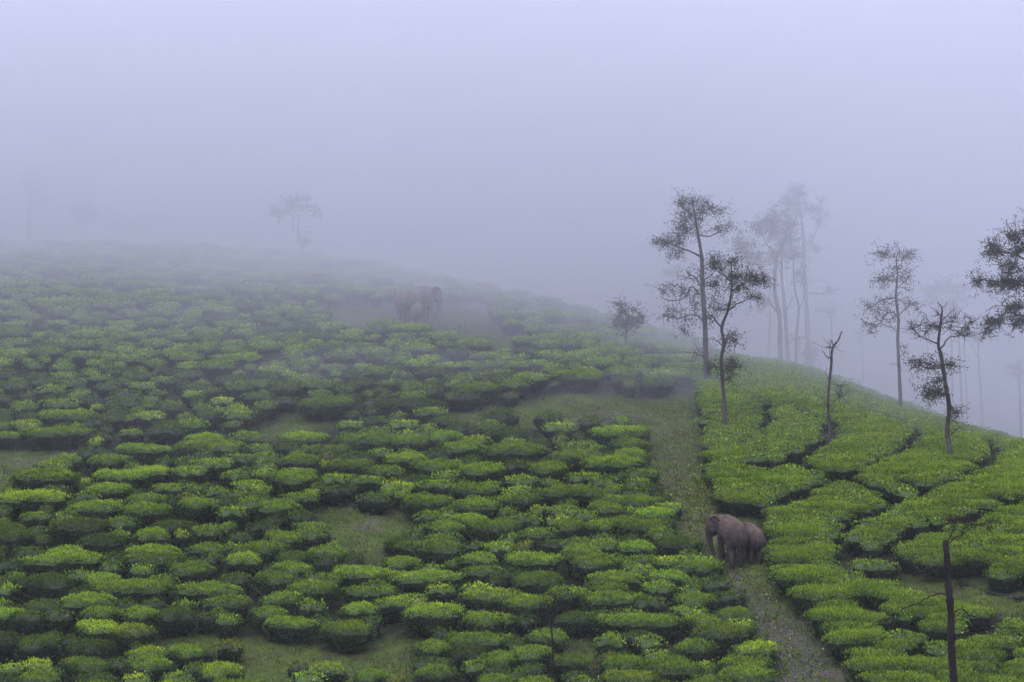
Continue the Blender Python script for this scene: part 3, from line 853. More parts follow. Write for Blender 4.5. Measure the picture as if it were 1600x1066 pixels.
def tree(name, label, D, trunk, limbs=(), clusters=(), seed=0, bark=None, leafm=None, leaf=.16, per=16, cat_='tree', group=None, band=None, bare=(), sink=.35, ground_base=True, twig=.017, spread=.26):
    r = np.random.default_rng(seed + 1000)
    bark = bark or M_BARK; leafm = leafm or M_TLEAF
    k = D / F
    bx, by = trunk[0][0], trunk[0][1]
    base = at_depth(bx, by, D)
    bz = float(hz(base.x, base.y))
    root = empty(name, (base.x, base.y, bz))
    tag(root, label, cat_, group)
    O = np.array([base.x, base.y, bz])
    def w3(px, py, dd=0.0):
        p = at_depth(px, py, D); return np.array([p.x, p.y + dd, p.z])
    pts = []; rad = []
    for q in trunk:
        pts.append(w3(q[0], q[1], r.normal(0, .08))); rad.append(q[2] * k)
    # carry the trunk down into the soil
    pts[0][1] = base.y
    down = pts[0].copy(); down[2] = min(bz, down[2]) - sink
    pts = [down] + pts; rad = [rad[0] * 1.25] + rad
    TP, TR = smooth_path(pts, rad, 4)
    TR = TR * (1 + r.normal(0, .07, len(TR)))
    V, Fq = tube(TP, TR, 10)
    obj('trunk', np_mesh('trunk', V - O, Fq, 4, bark, smooth=True), root)
    nodes = [TP[len(TP) // 4:]]; nrad = [TR[len(TP) // 4:]]
    for lb in limbs:
        p2, rr0 = lb[0], lb[1]
        sgn = r.choice((-1, 1)) * r.uniform(.3, .8)
        acc_, L3 = 0.0, []
        for i, q in enumerate(p2):
            if i: acc_ += math.hypot(q[0] - p2[i - 1][0], q[1] - p2[i - 1][1]) * k
            L3.append(w3(q[0], q[1], sgn * acc_ * .6))
        rs = np.linspace(rr0 * k, max(.012, rr0 * k * .3), len(L3))
        LP, LR = smooth_path(L3, rs, 4)
        LP[1:] += r.normal(0, .03, LP[1:].shape)
        V, Fq = tube(LP, LR, 6)
        obj('limb', np_mesh('limb', V - O, Fq, 4, bark, smooth=True), root)
        nodes.append(LP); nrad.append(LR)
    NP = np.vstack(nodes); 
    sprays, tw = [], []
    allc = [(c, False) for c in clusters] + [(c, True) for c in bare]
    targets = []
    for c, isbare in allc:
        cx_, cy_, rx, ry, n = c
        cen = w3(cx_, cy_)
        near = NP[np.argmin(((NP - cen) ** 2)[:, [0, 2]].sum(1))]
        cen[1] = near[1] * .75 + base.y * .25
        n = int(n * 1.0)
        for _ in range(n):
            v = r.normal(0, 1, 3); v /= np.linalg.norm(v); v *= r.uniform(.25, 1) ** .5
            targets.append((cen + v * np.array([rx * k, max(rx, ry) * k * .8, ry * k]), isbare))
    # nearest first so that twigs branch from twigs
    targets.sort(key=lambda t: ((NP - t[0]) ** 2).sum(1).min())
    NL = NP
    for T_, isbare in targets:
        d2 = ((NL - T_) ** 2).sum(1) + .6 * np.clip(NL[:, 2] - T_[2], 0, 9) ** 2
        s0 = NL[np.argmin(d2)]
        mid = (s0 + T_) / 2 + r.normal(0, .10, 3) * np.linalg.norm(T_ - s0) ; mid[2] += .06 * np.linalg.norm(T_ - s0)
        tp = np.array([s0, (s0 * .5 + mid * .5) + r.normal(0, .02, 3), mid, (mid * .4 + T_ * .6) + r.normal(0, .04, 3), T_])
        tl = np.linalg.norm(T_ - s0)
        tw.append(tube(tp, np.array([1, .9, .75, .6, .35]) * (twig * (1 + .25 * tl)), 4, cap=False))
        NL = np.vstack([NL, tp[2:]])
        m_ = 2 if isbare else 1
        for q in range(m_ + 2):      # side shoots
            e = T_ + r.normal(0, .3, 3); tw.append(tube(np.array([mid, (mid + e) / 2 + r.normal(0, .05, 3), e]), np.array([.8, .6, .3]) * twig, 4, cap=False))
            if not isbare: sprays.append((e, .6))
        if not isbare: sprays.append((T_, 1.0))
    if tw:
        V, Fq = cat(tw)
        obj('twigs', np_mesh('twigs', V - O, Fq, 4, bark), root)['kind'] = 'stuff'
    if sprays:
        Pp, Nn = [], []
        for c, f_ in sprays:
            n = max(4, int(per * 1.7 * f_ * r.uniform(.4, 1.6)))
            ax_ = r.normal(0, 1, 3); ax_[2] *= .4; ax_ /= np.linalg.norm(ax_)
            t = r.uniform(-1, 1, n)[:, None]
            Pp.append(c + ax_ * t * spread * 1.1 + r.normal(0, spread * .30, (n, 3))); Nn.append(ax_ * np.sign(t + 1e-6) + r.normal(0, .7, (n, 3)))
        Pp = np.vstack(Pp); Nn = np.vstack(Nn); Nn /= np.linalg.norm(Nn, axis=1, keepdims=True)
        Vv, Ff, Cc = leaves_at(Pp, Nn, leaf * .85, leaf * .30, .4, r)
        obj('crown', np_mesh('crown', Vv - O, Ff, 4, leafm, {'leaf': Cc}), root)
    if band:
        z0, z1 = band
        sel = [(p, q) for p, q in zip(TP, TR) if z0 - .05 <= p[2] - bz <= z1 + .05]
        if len(sel) >= 2:
            V, Fq = tube([s_[0] for s_ in sel], [s_[1] * 1.06 + .006 for s_ in sel], 10)
            obj('painted_band', np_mesh('painted_band', V - O, Fq, 4, M_LIME, smooth=True), root)
    return root

LEAFK = 1
def gd(px, py): return on_ground(px, py).y
OAKS = 'slender silver oaks standing on the ridge'
MIST = 'faint trees almost lost in the mist'
tree('silver_oak', 'tallest clear silver oak rising where the track meets the ridge', gd(1105, 614),
     [(1106, 612, 4.6), (1103, 560, 4.2), (1101, 500, 3.9), (1098, 450, 3.4), (1096, 402, 2.9), (1089, 358, 2.0), (1084, 326, 1.3), (1080, 308, .6)],
     [([(1096, 402), (1075, 392), (1050, 382), (1020, 368)], 1.6), ([(1091, 367), (1110, 370), (1130, 358), (1144, 352)], 1.2), ([(1098, 450), (1084, 432), (1062, 440)], 1.3),
      ([(1099, 462), (1080, 448), (1072, 462), (1050, 470), (1030, 462)], 1.4), ([(1101, 502), (1082, 492), (1060, 499), (1040, 492)], 1.2), ([(1098, 440), (1112, 428), (1122, 408)], 1.2),
      ([(1104, 558), (1085, 552), (1060, 553)], .8), ([(1087, 340), (1070, 326), (1062, 312)], .9), ([(1087, 345), (1104, 326), (1118, 326)], .9)],
     [(1080, 342, 24, 26, 34), (1070, 318, 14, 10, 12), (1100, 322, 16, 10, 14), (1118, 330, 12, 8, 6), (1045, 376, 26, 11, 24), (1064, 360, 14, 12, 10), (1128, 358, 16, 9, 9), (1058, 396, 12, 10, 7),
      (1052, 455, 24, 12, 14), (1086, 428, 18, 14, 9), (1046, 490, 20, 8, 10), (1086, 470, 18, 20, 10), (1076, 512, 16, 14, 8), (1114, 412, 14, 12, 8), (1092, 548, 14, 10, 4)], seed=1, per=8, leaf=.14)
tree('silver_oak', 'leaning dark-crowned oak rooted in the tea right of the grass track', gd(1133, 690),
     [(1135, 690, 3.4), (1133, 655, 3.2), (1130, 608, 3.0), (1127, 563, 2.8), (1131, 535, 2.7), (1128, 512, 2.5), (1138, 484, 2.0), (1143, 452, 1.4), (1143, 418, .9), (1145, 404, .5)],
     [([(1128, 512), (1116, 498), (1104, 486), (1086, 470)], 1.4), ([(1137, 486), (1155, 472), (1178, 464), (1190, 468)], 1.3), ([(1142, 458), (1162, 443), (1194, 438)], 1.2),
      ([(1143, 440), (1125, 425), (1110, 418)], .9), ([(1130, 540), (1115, 530), (1105, 534)], .9), ([(1128, 575), (1112, 572), (1104, 580)], .7), ([(1128, 580), (1145, 574), (1154, 562)], .8), ([(1130, 540), (1140, 528), (1148, 520)], .6)],
     [(1168, 432, 30, 8, 32), (1188, 442, 14, 7, 10), (1124, 414, 22, 12, 14), (1146, 408, 12, 7, 8), (1148, 450, 24, 8, 14), (1120, 446, 16, 9, 9), (1128, 478, 24, 10, 12), (1176, 462, 14, 7, 7), (1110, 500, 14, 12, 6),
      (1142, 532, 12, 13, 12), (1144, 572, 14, 13, 17), (1114, 570, 11, 13, 9), (1140, 592, 9, 7, 5)], seed=2, per=7, leaf=.14)
tree('silver_oak', 'thick-trunked misty oak, front one of the ridge cluster', 155,
     [(1222, 592, 4.2), (1219, 540, 3.9), (1218, 495, 3.7), (1211, 460, 3.2), (1212, 413, 2.6), (1220, 390, 1.8), (1228, 375, 1.1), (1232, 350, .6)],
     [([(1217, 490), (1204, 476), (1192, 458)], 1.8), ([(1212, 450), (1192, 428), (1180, 412), (1160, 410)], 1.5), ([(1213, 420), (1205, 390), (1190, 366)], 1.5), ([(1222, 386), (1236, 366), (1244, 345)], 1.0)],
     [(1196, 358, 26, 18, 24), (1165, 385, 22, 16, 18), (1222, 345, 24, 18, 24), (1186, 408, 24, 10, 12), (1238, 368, 16, 14, 10), (1190, 470, 12, 8, 5), (1215, 400, 12, 12, 6)], seed=3, per=14, group=OAKS)
tree('silver_oak', 'straight grey oak trunk just right of the thick front one', 159,
     [(1232, 585, 3.1), (1229, 530, 2.9), (1226, 480, 2.6), (1222, 440, 2.2), (1222, 400, 1.4), (1228, 370, .7)], [([(1226, 490), (1236, 470), (1240, 460)], .9), ([(1222, 430), (1212, 410), (1205, 396)], .9)],
     [(1226, 380, 16, 16, 14), (1210, 400, 12, 10, 7), (1236, 400, 10, 10, 5), (1232, 352, 14, 10, 10)], seed=4, per=12, group=OAKS)
tree('silver_oak', 'thin crooked oak stem forking halfway up in the ridge cluster', 157,
     [(1245, 588, 2.1), (1244, 533, 2.0), (1248, 482, 1.8), (1242, 452, 1.3), (1240, 412, .9), (1243, 385, .5)], [([(1248, 484), (1256, 468), (1258, 448)], 1.0)],
     [(1243, 396, 14, 12, 9), (1248, 530, 5, 8, 3), (1258, 440, 8, 8, 4), (1250, 420, 10, 10, 5)], seed=5, per=11, group=OAKS)
creeper = tree('silver_oak', 'highest and faintest oak, its broad foot wrapped in creeper', 166,
     [(1264, 594, 5.0), (1262, 540, 4.2), (1261, 495, 3.6), (1257, 420, 3.0), (1255, 364, 2.2), (1250, 322, 1.2), (1246, 294, .5)], [([(1262, 458), (1285, 458), (1312, 450)], 1.2), ([(1256, 390), (1270, 370), (1278, 345)], 1.1), ([(1253, 340), (1235, 322), (1222, 318)], 1.0)],
     [(1250, 326, 26, 16, 24), (1245, 300, 16, 10, 14), (1276, 332, 12, 18, 12), (1264, 382, 16, 16, 9), (1232, 318, 16, 12, 12), (1300, 452, 12, 4, 4), (1263, 574, 9, 14, 26), (1263, 550, 6, 14, 16), (1262, 592, 11, 8, 16)], seed=6, per=13, group=OAKS)
tree('silver_oak', 'tall sparse oak with tiered thin branches on the right slope', gd(1408, 662),
     [(1408, 660, 3.1), (1406, 613, 2.8), (1404, 560, 2.6), (1403, 530, 2.5), (1404, 500, 2.2), (1400, 462, 1.8), (1402, 430, 1.3), (1401, 410, 1.0), (1402, 392, .5)],
     [([(1404, 494), (1386, 488), (1370, 506), (1352, 518)], 1.2), ([(1400, 466), (1382, 468), (1362, 480), (1350, 490)], 1.0), ([(1404, 522), (1393, 512), (1378, 508)], .9), ([(1403, 496), (1419, 480), (1436, 474)], 1.0),
      ([(1402, 440), (1380, 437), (1354, 438)], .9), ([(1402, 408), (1426, 398)], .7), ([(1402, 404), (1384, 398), (1372, 392)], .7), ([(1405, 572), (1398, 569), (1389, 569)], .5), ([(1405, 560), (1412, 550), (1416, 540)], .5), ([(1401, 450), (1416, 440), (1424, 428)], .7)],
     [(1384, 397, 16, 7, 10), (1416, 398, 14, 6, 10), (1376, 436, 22, 5, 13), (1412, 430, 13, 9, 8), (1372, 476, 20, 10, 10), (1356, 508, 14, 8, 7), (1425, 480, 12, 10, 7), (1386, 500, 12, 7, 4), (1402, 416, 8, 8, 4)],
     seed=7, per=6, bare=[(1380, 490, 24, 14, 14), (1410, 470, 22, 20, 12), (1412, 545, 6, 10, 4)])
tree('silver_oak', 'crooked half-bare oak with a whitewashed foot on the right slope', gd(1485, 738),
     [(1485, 736, 3.9), (1484, 705, 3.9), (1481, 673, 3.8), (1484, 637, 3.7), (1477, 605, 3.3), (1471, 556, 2.9), (1466, 538, 2.5), (1470, 500, 1.7), (1472, 482, 1.2), (1464, 472, .7)],
     [([(1466, 537), (1450, 530), (1433, 522), (1422, 505)], 1.3), ([(1469, 546), (1480, 532), (1497, 527), (1522, 522)], 1.4), ([(1469, 512), (1455, 504), (1444, 488)], .9), ([(1470, 500), (1484, 492), (1496, 480)], .9),
      ([(1472, 483), (1477, 474)], .7), ([(1474, 576), (1455, 575), (1437, 572), (1422, 578)], 1.2), ([(1477, 616), (1462, 613), (1444, 620)], 1.1), ([(1482, 672), (1490, 673), (1496, 672)], .7), ([(1476, 590), (1484, 575), (1488, 568)], .7), ([(1484, 650), (1492, 645), (1495, 636)], .6), ([(1497, 527), (1506, 508), (1516, 500)], .8)],
     [(1432, 568, 14, 7, 7), (1456, 572, 12, 8, 9), (1484, 572, 7, 6, 6), (1456, 614, 18, 10, 20), (1492, 645, 6, 8, 6), (1460, 594, 9, 5, 5), (1495, 672, 5, 3, 2)],
     seed=8, per=8, bare=[(1438, 512, 20, 14, 22), (1500, 508, 22, 16, 22), (1470, 505, 18, 18, 14), (1512, 520, 14, 8, 8)], band=(.1, .75))
tree('dead_snag', 'leafless snag with a forked tip standing in the plucked tea', gd(1298, 712),
     [(1298, 712, 2.5), (1297, 673, 2.4), (1294, 630, 2.3), (1296, 597, 2.1), (1299, 571, 1.9), (1301, 545, 1.7), (1310, 532, 1.3), (1316, 518, 1.0)],
     [([(1299, 560), (1292, 556), (1286, 548)], 1.3), ([(1296, 634), (1307, 626), (1315, 612), (1322, 600)], .7), ([(1296, 600), (1308, 602), (1320, 596)], .5), ([(1298, 565), (1296, 545), (1297, 532)], .5), ([(1296, 595), (1291, 588), (1295, 575)], .5)],
     [(1292, 628, 4, 8, 3), (1300, 676, 6, 10, 5)], seed=9, per=6, bare=[(1315, 612, 10, 12, 10), (1298, 540, 6, 8, 4)], band=(.0, .35), cat_='dead tree')
tree('silver_oak', 'dark leafy branches of the tree at the right edge', 123,
     [(1668, 820, 9), (1664, 700, 8), (1660, 600, 7), (1652, 520, 6), (1646, 460, 5), (1636, 400, 3.5), (1622, 350, 2), (1612, 310, 1)],
     [([(1648, 480), (1605, 448), (1565, 442), (1530, 440)], 2.2), ([(1644, 440), (1604, 405), (1572, 395), (1550, 388)], 1.9), ([(1652, 525), (1612, 500), (1580, 492), (1556, 512), (1546, 522)], 2.0), ([(1636, 400), (1608, 384), (1586, 368)], 1.6),
      ([(1590, 494), (1565, 478), (1542, 486)], .7), ([(1640, 430), (1668, 400), (1690, 380)], 1.8), ([(1650, 500), (1680, 470), (1710, 460)], 1.8)],
     [(1558, 392, 15, 11, 26), (1584, 370, 11, 8, 16), (1592, 390, 12, 10, 16), (1582, 418, 15, 9, 18), (1566, 444, 24, 8, 30), (1534, 440, 10, 6, 10), (1592, 446, 12, 11, 18), (1580, 480, 20, 7, 20), (1562, 505, 17, 8, 20), (1550, 520, 7, 6, 7),
      (1594, 504, 12, 9, 14), (1615, 360, 20, 24, 20), (1620, 440, 20, 24, 22), (1660, 400, 30, 36, 40), (1690, 470, 30, 24, 30), (1640, 330, 26, 22, 24), (1620, 500, 16, 12, 12)], seed=10, per=7, leaf=.16, spread=.2)
tree('round_tree', 'small round-headed tree alone above the hillside bushes', gd(980, 560),
     [(980, 558, 1.7), (978, 535, 1.5), (979, 518, 1.3), (982, 500, 1.0), (980, 484, .5)],
     [([(979, 520), (990, 508), (1000, 500)], .7), ([(979, 518), (970, 508), (966, 498)], .7), ([(981, 502), (990, 488), (994, 482)], .6), ([(980, 496), (972, 484), (967, 476)], .6)],
     [(968, 477, 6, 6, 8), (976, 490, 12, 9, 14), (992, 483, 7, 4, 6), (1001, 500, 7, 8, 12), (971, 506, 11, 9, 14), (985, 505, 11, 9, 14), (958, 509, 4, 2, 2), (975, 521, 6, 5, 4)], seed=11, per=6, leaf=.15, spread=.18)
tree('flat_topped_tree', 'flat-topped tree with a forked stem on the left hilltop', gd(471, 424),
     [(471, 424, 1.4), (472, 404, 1.25), (471, 382, 1.15), (467, 369, 1.0), (466, 349, .8), (468, 338, .6), (470, 326, .4)],
     [([(467, 369), (461, 361), (458, 352), (457, 338), (450, 330)], .8), ([(458, 340), (444, 333), (430, 328)], .5), ([(468, 338), (482, 330), (494, 332)], .5), ([(471, 380), (478, 374), (484, 375)], .5)],
     [(452, 323, 17, 7, 13), (476, 324, 16, 7, 10), (433, 330, 9, 6, 10), (494, 336, 6, 4, 4), (478, 376, 5, 4, 6), (460, 313, 18, 4, 12), (481, 310, 5, 4, 3)], seed=12, per=7, leaf=.2, spread=.26)
tree('faint_tree', 'barely visible round tree in the mist above the far left crest', 197,
     [(134, 398, 1.3), (133, 370, 1.1), (130, 348, .9), (126, 335, .5)], [([(132, 352), (118, 342), (108, 338)], .6), ([(131, 350), (142, 338), (150, 334)], .6)],
     [(120, 332, 18, 10, 22), (142, 334, 14, 10, 16), (128, 322, 14, 6, 10)], seed=13, per=12, leaf=.22)
for (n, D, pts, cl_, lb) in (
    (31, 214, [(44, 410, 3.0), (45, 350, 2.6), (48, 300, 1.8), (50, 262, .8)], [(50, 275, 30, 22, 26), (35, 310, 24, 18, 18), (66, 305, 24, 18, 18)], 'large pale ghost of a tree above the far left crest'),
    (21, 190, [(1450, 700, 1.4), (1450, 640, 1.3), (1449, 580, 1.1), (1449, 530, .7)], [(1449, 525, 14, 12, 8)], 'pale bare stem left of the crooked oak, ending midway up in mist'),
    (22, 182, [(1489, 720, 2.0), (1488, 600, 1.9), (1486, 500, 1.3), (1482, 440, .6)], [(1480, 452, 34, 10, 30), (1470, 470, 26, 8, 12), (1500, 470, 20, 10, 10)], 'ghostly flat-crowned tree directly behind the crooked oak'),
    (23, 178, [(1506, 730, 2.2), (1503, 640, 2.1), (1499, 540, 1.5), (1495, 480, .7)], [(1496, 492, 20, 14, 10)], 'misty straight trunk just right of the crooked oak'),
    (24, 186, [(1512, 740, 1.6), (1511, 640, 1.5), (1508, 560, 1.0), (1508, 520, .6)], [(1508, 520, 14, 12, 6)], 'second misty trunk right of the crooked oak'),
    (25, 176, [(1538, 730, 2.3), (1534, 640, 2.1), (1529, 560, 1.5), (1526, 500, .7)], [(1526, 520, 18, 14, 8)], 'leaning misty trunk below the leafy branches at right'),
    (26, 195, [(1200, 640, 2.2), (1201, 560, 2.0), (1203, 500, 1.4), (1205, 450, .7)], [(1204, 470, 16, 14, 8)], 'very faint trunk left of the ridge oak cluster'),
    (27, 190, [(1052, 600, 1.8), (1052, 500, 1.5), (1050, 430, .8)], [(1050, 425, 16, 10, 8)], 'very faint tree behind the left slope of the tallest oak'),
    (28, 192, [(1303, 690, 2.0), (1301, 580, 1.7), (1299, 500, 1.0), (1297, 470, .6)], [(1297, 480, 14, 10, 8)], 'faint trunk in the mist right of the creeper oak'),
    (29, 200, [(1352, 720, 2.0), (1350, 640, 1.8), (1348, 560, 1.2), (1346, 520, .6)], [(1347, 525, 16, 12, 8)], 'faint trunk in the mist left of the tall sparse oak'),
    (30, 172, [(1598, 790, 2.2), (1596, 690, 2.0), (1593, 600, 1.4), (1590, 560, .7)], [(1588, 575, 14, 12, 7)], 'faint bare tree in the mist at the right edge')):
    tree('faint_tree', lb, D - 17, pts, [([pts[-2][:2], (pts[-2][0] - 9, pts[-2][1] - 18), (pts[-2][0] - 16, pts[-2][1] - 28)], .8)], cl_, seed=n, per=12, leaf=.2, group=MIST)
tree('dead_tree', 'blackened broken trunk with thin bare branches, lower right', 88.5,
     [(1493, 1120, 7.0), (1490, 1066, 6.5), (1488, 1030, 5.8), (1486, 1000, 6.2), (1486, 965, 5.4), (1483, 930, 5.6), (1482, 905, 5.0), (1480, 870, 4.9), (1478, 846, 4.3)],
     [([(1484, 930), (1462, 932), (1440, 945), (1410, 962), (1385, 982), (1360, 996)], 1.2), ([(1484, 957), (1505, 955), (1530, 970), (1560, 982), (1600, 988)], 1.3), ([(1481, 850), (1500, 838), (1530, 822), (1568, 815)], 1.1), ([(1480, 848), (1495, 822), (1508, 798), (1512, 786)], .9),
      ([(1481, 885), (1462, 892), (1442, 890)], .5), ([(1486, 1000), (1494, 994), (1497, 988)], 1.6), ([(1482, 900), (1475, 894), (1473, 888)], 1.4), ([(1483, 925), (1500, 912), (1520, 908)], .5)],
     [], seed=14, bark=M_BLACKBARK, bare=[(1500, 825, 22, 18, 16), (1540, 820, 24, 10, 10), (1465, 890, 14, 8, 6), (1395, 975, 24, 14, 8), (1550, 978, 26, 12, 10), (1500, 900, 16, 22, 8)], cat_='dead tree', twig=.012)
tree('dead_sapling', 'thin leafless sapling rising from the tea at bottom centre', gd(864, 1085),
     [(864, 1085, 2.0), (864, 1040, 1.8), (863, 1000, 1.4), (862, 975, 1.0), (862, 955, .6)],
     [([(863, 990), (852, 970), (845, 945)], .6), ([(862, 975), (875, 952), (890, 925)], .6), ([(862, 960), (866, 935), (872, 912)], .5), ([(863, 1000), (848, 992), (836, 975)], .5)],
     [], seed=15, bark=M_BLACKBARK, bare=[(850, 940, 14, 20, 16), (882, 930, 16, 20, 18), (868, 955, 18, 14, 12)], cat_='dead tree', twig=.009)
def stick(label, px, y0, y1, rpx, lean=0):
    D = gd(px, y0)
    tree('stick', label, D, [(px, y0, rpx), (px + lean * .5, (y0 + y1) / 2, rpx * .9), (px + lean, y1, rpx * .7)], [([(px + lean * .5, (y0 + y1) / 2), (px + lean + 3, (y0 + y1) / 2 - 5)], rpx * .5)], [], seed=int(px), bark=M_BLACKBARK, cat_='stick')
stick('slender upright stick among the tea between elephants and dead trunk', 1307, 906, 846, .8)
stick('short stub poking out of the tea left of the black trunk', 1461, 992, 966, 1.1)
stick('thin stick at the left end of the far elephants\' meadow', 515, 500, 476, .6)
stick('small weathered stub on the misty right ridge', 1373, 634, 619, 1.4, 2)

# ---------------------------------------------------------------- elephants
def skin_mat(name, base, dust):
    m, nt, N, L, b = mat_new(name)
    ge = N.new('ShaderNodeTexCoord')
    c1 = ramp(nt, [(.3, tuple(x * .55 for x in base)), (.7, tuple(x * 1.45 for x in base))], noise(nt, 3.0, 8, .7))
    # dried mud thrown over back, shoulders and head: more of it higher up
    sx = N.new('ShaderNodeSeparateXYZ'); L.new(ge.outputs['Object'], sx.inputs[0])
    mz = N.new('ShaderNodeMapRange'); mz.inputs['From Min'].default_value = 1.3; mz.inputs['From Max'].default_value = 2.35; mz.inputs['To Max'].default_value = .75
    L.new(sx.outputs['Z'], mz.inputs['Value'])
    ml = N.new('ShaderNodeMath'); ml.operation = 'MULTIPLY'; ml.use_clamp = True
    nr = N.new('ShaderNodeMapRange'); nr.inputs['From Min'].default_value = .35; nr.inputs['From Max'].default_value = .62; nr.inputs['To Max'].default_value = 1.3
    L.new(noise(nt, 1.6, 7, .7), nr.inputs['Value'])
    L.new(mz.outputs[0], ml.inputs[0]); L.new(nr.outputs[0], ml.inputs[1])
    mx = N.new('ShaderNodeMix'); mx.data_type = 'RGBA'
    L.new(ml.outputs[0], mx.inputs[0]); L.new(c1, mx.inputs[6]); mx.inputs[7].default_value = (*dust, 1)
    L.new(mx.outputs[2], b.inputs['Base Color'])
    b.inputs['Roughness'].default_value = .85; b.inputs['Specular IOR Level'].default_value = .12
    w = N.new('ShaderNodeTexVoronoi'); w.inputs['Scale'].default_value = 16; L.new(ge.outputs['Object'], w.inputs['Vector'])
    bp = N.new('ShaderNodeBump'); bp.inputs['Strength'].default_value = .35; bp.inputs['Distance'].default_value = .02
    L.new(w.outputs['Distance'], bp.inputs['Height'])
    bp2 = N.new('ShaderNodeBump'); bp2.inputs['Strength'].default_value = .9; bp2.inputs['Distance'].default_value = .05
    L.new(noise(nt, 6, 8, .75), bp2.inputs['Height']); L.new(bp.outputs[0], bp2.inputs['Normal']); L.new(bp2.outputs[0], b.inputs['Normal'])
    return m
M_SKIN = skin_mat('dusty_elephant_skin', (.050, .038, .033), (.135, .095, .064))
M_SKIN_RED = skin_mat('red_mud_elephant_skin', (.125, .10, .095), (.21, .165, .15))
M_SKIN_B = skin_mat('young_elephant_skin', (.055, .042, .037), (.15, .105, .075))
M_EYE, nt, N, L, b = mat_new('dark_eye'); b.inputs['Base Color'].default_value = (.01, .008, .006, 1); b.inputs['Roughness'].default_value = .2
M_NAIL, nt, N, L, b = mat_new('toenail'); b.inputs['Base Color'].default_value = (.22, .19, .16, 1)
M_HAIR, nt, N, L, b = mat_new('tail_hair'); b.inputs['Base Color'].default_value = (.012, .01, .01, 1); b.inputs['Roughness'].default_value = .8
M_TUSK, nt, N, L, b = mat_new('ivory'); b.inputs['Base Color'].default_value = (.6, .56, .45, 1); b.inputs['Roughness'].default_value = .4

def ellipsoid(c, rad, rx=0.0, n=16, m=10):
    th = np.linspace(0, 2 * np.pi, n, endpoint=False); ph = np.linspace(-np.pi / 2, np.pi / 2, m)
    V = np.array([(math.cos(p) * math.cos(t) * rad[0], math.cos(p) * math.sin(t) * rad[1], math.sin(p) * rad[2]) for p in ph for t in th])
    cc, s = math.cos(rx), math.sin(rx)     # pitch about y
    V = np.stack([V[:, 0] * cc + V[:, 2] * s, V[:, 1], -V[:, 0] * s + V[:, 2] * cc], 1) + np.array(c)
    i = np.arange(m - 1)[:, None] * n + np.arange(n)[None, :]; j = np.arange(m - 1)[:, None] * n + (np.arange(n)[None, :] + 1) % n
    return V, np.stack([i, j, j + n, i + n], -1).reshape(-1, 4)

def limb_tube(pts):
    P, R_ = smooth_path([p[:3] for p in pts], [p[3] for p in pts], 5)
    # rings lie level for legs, so use the general tube with many sides
    V, Fq = tube(P, R_, 14)
    return V, Fq

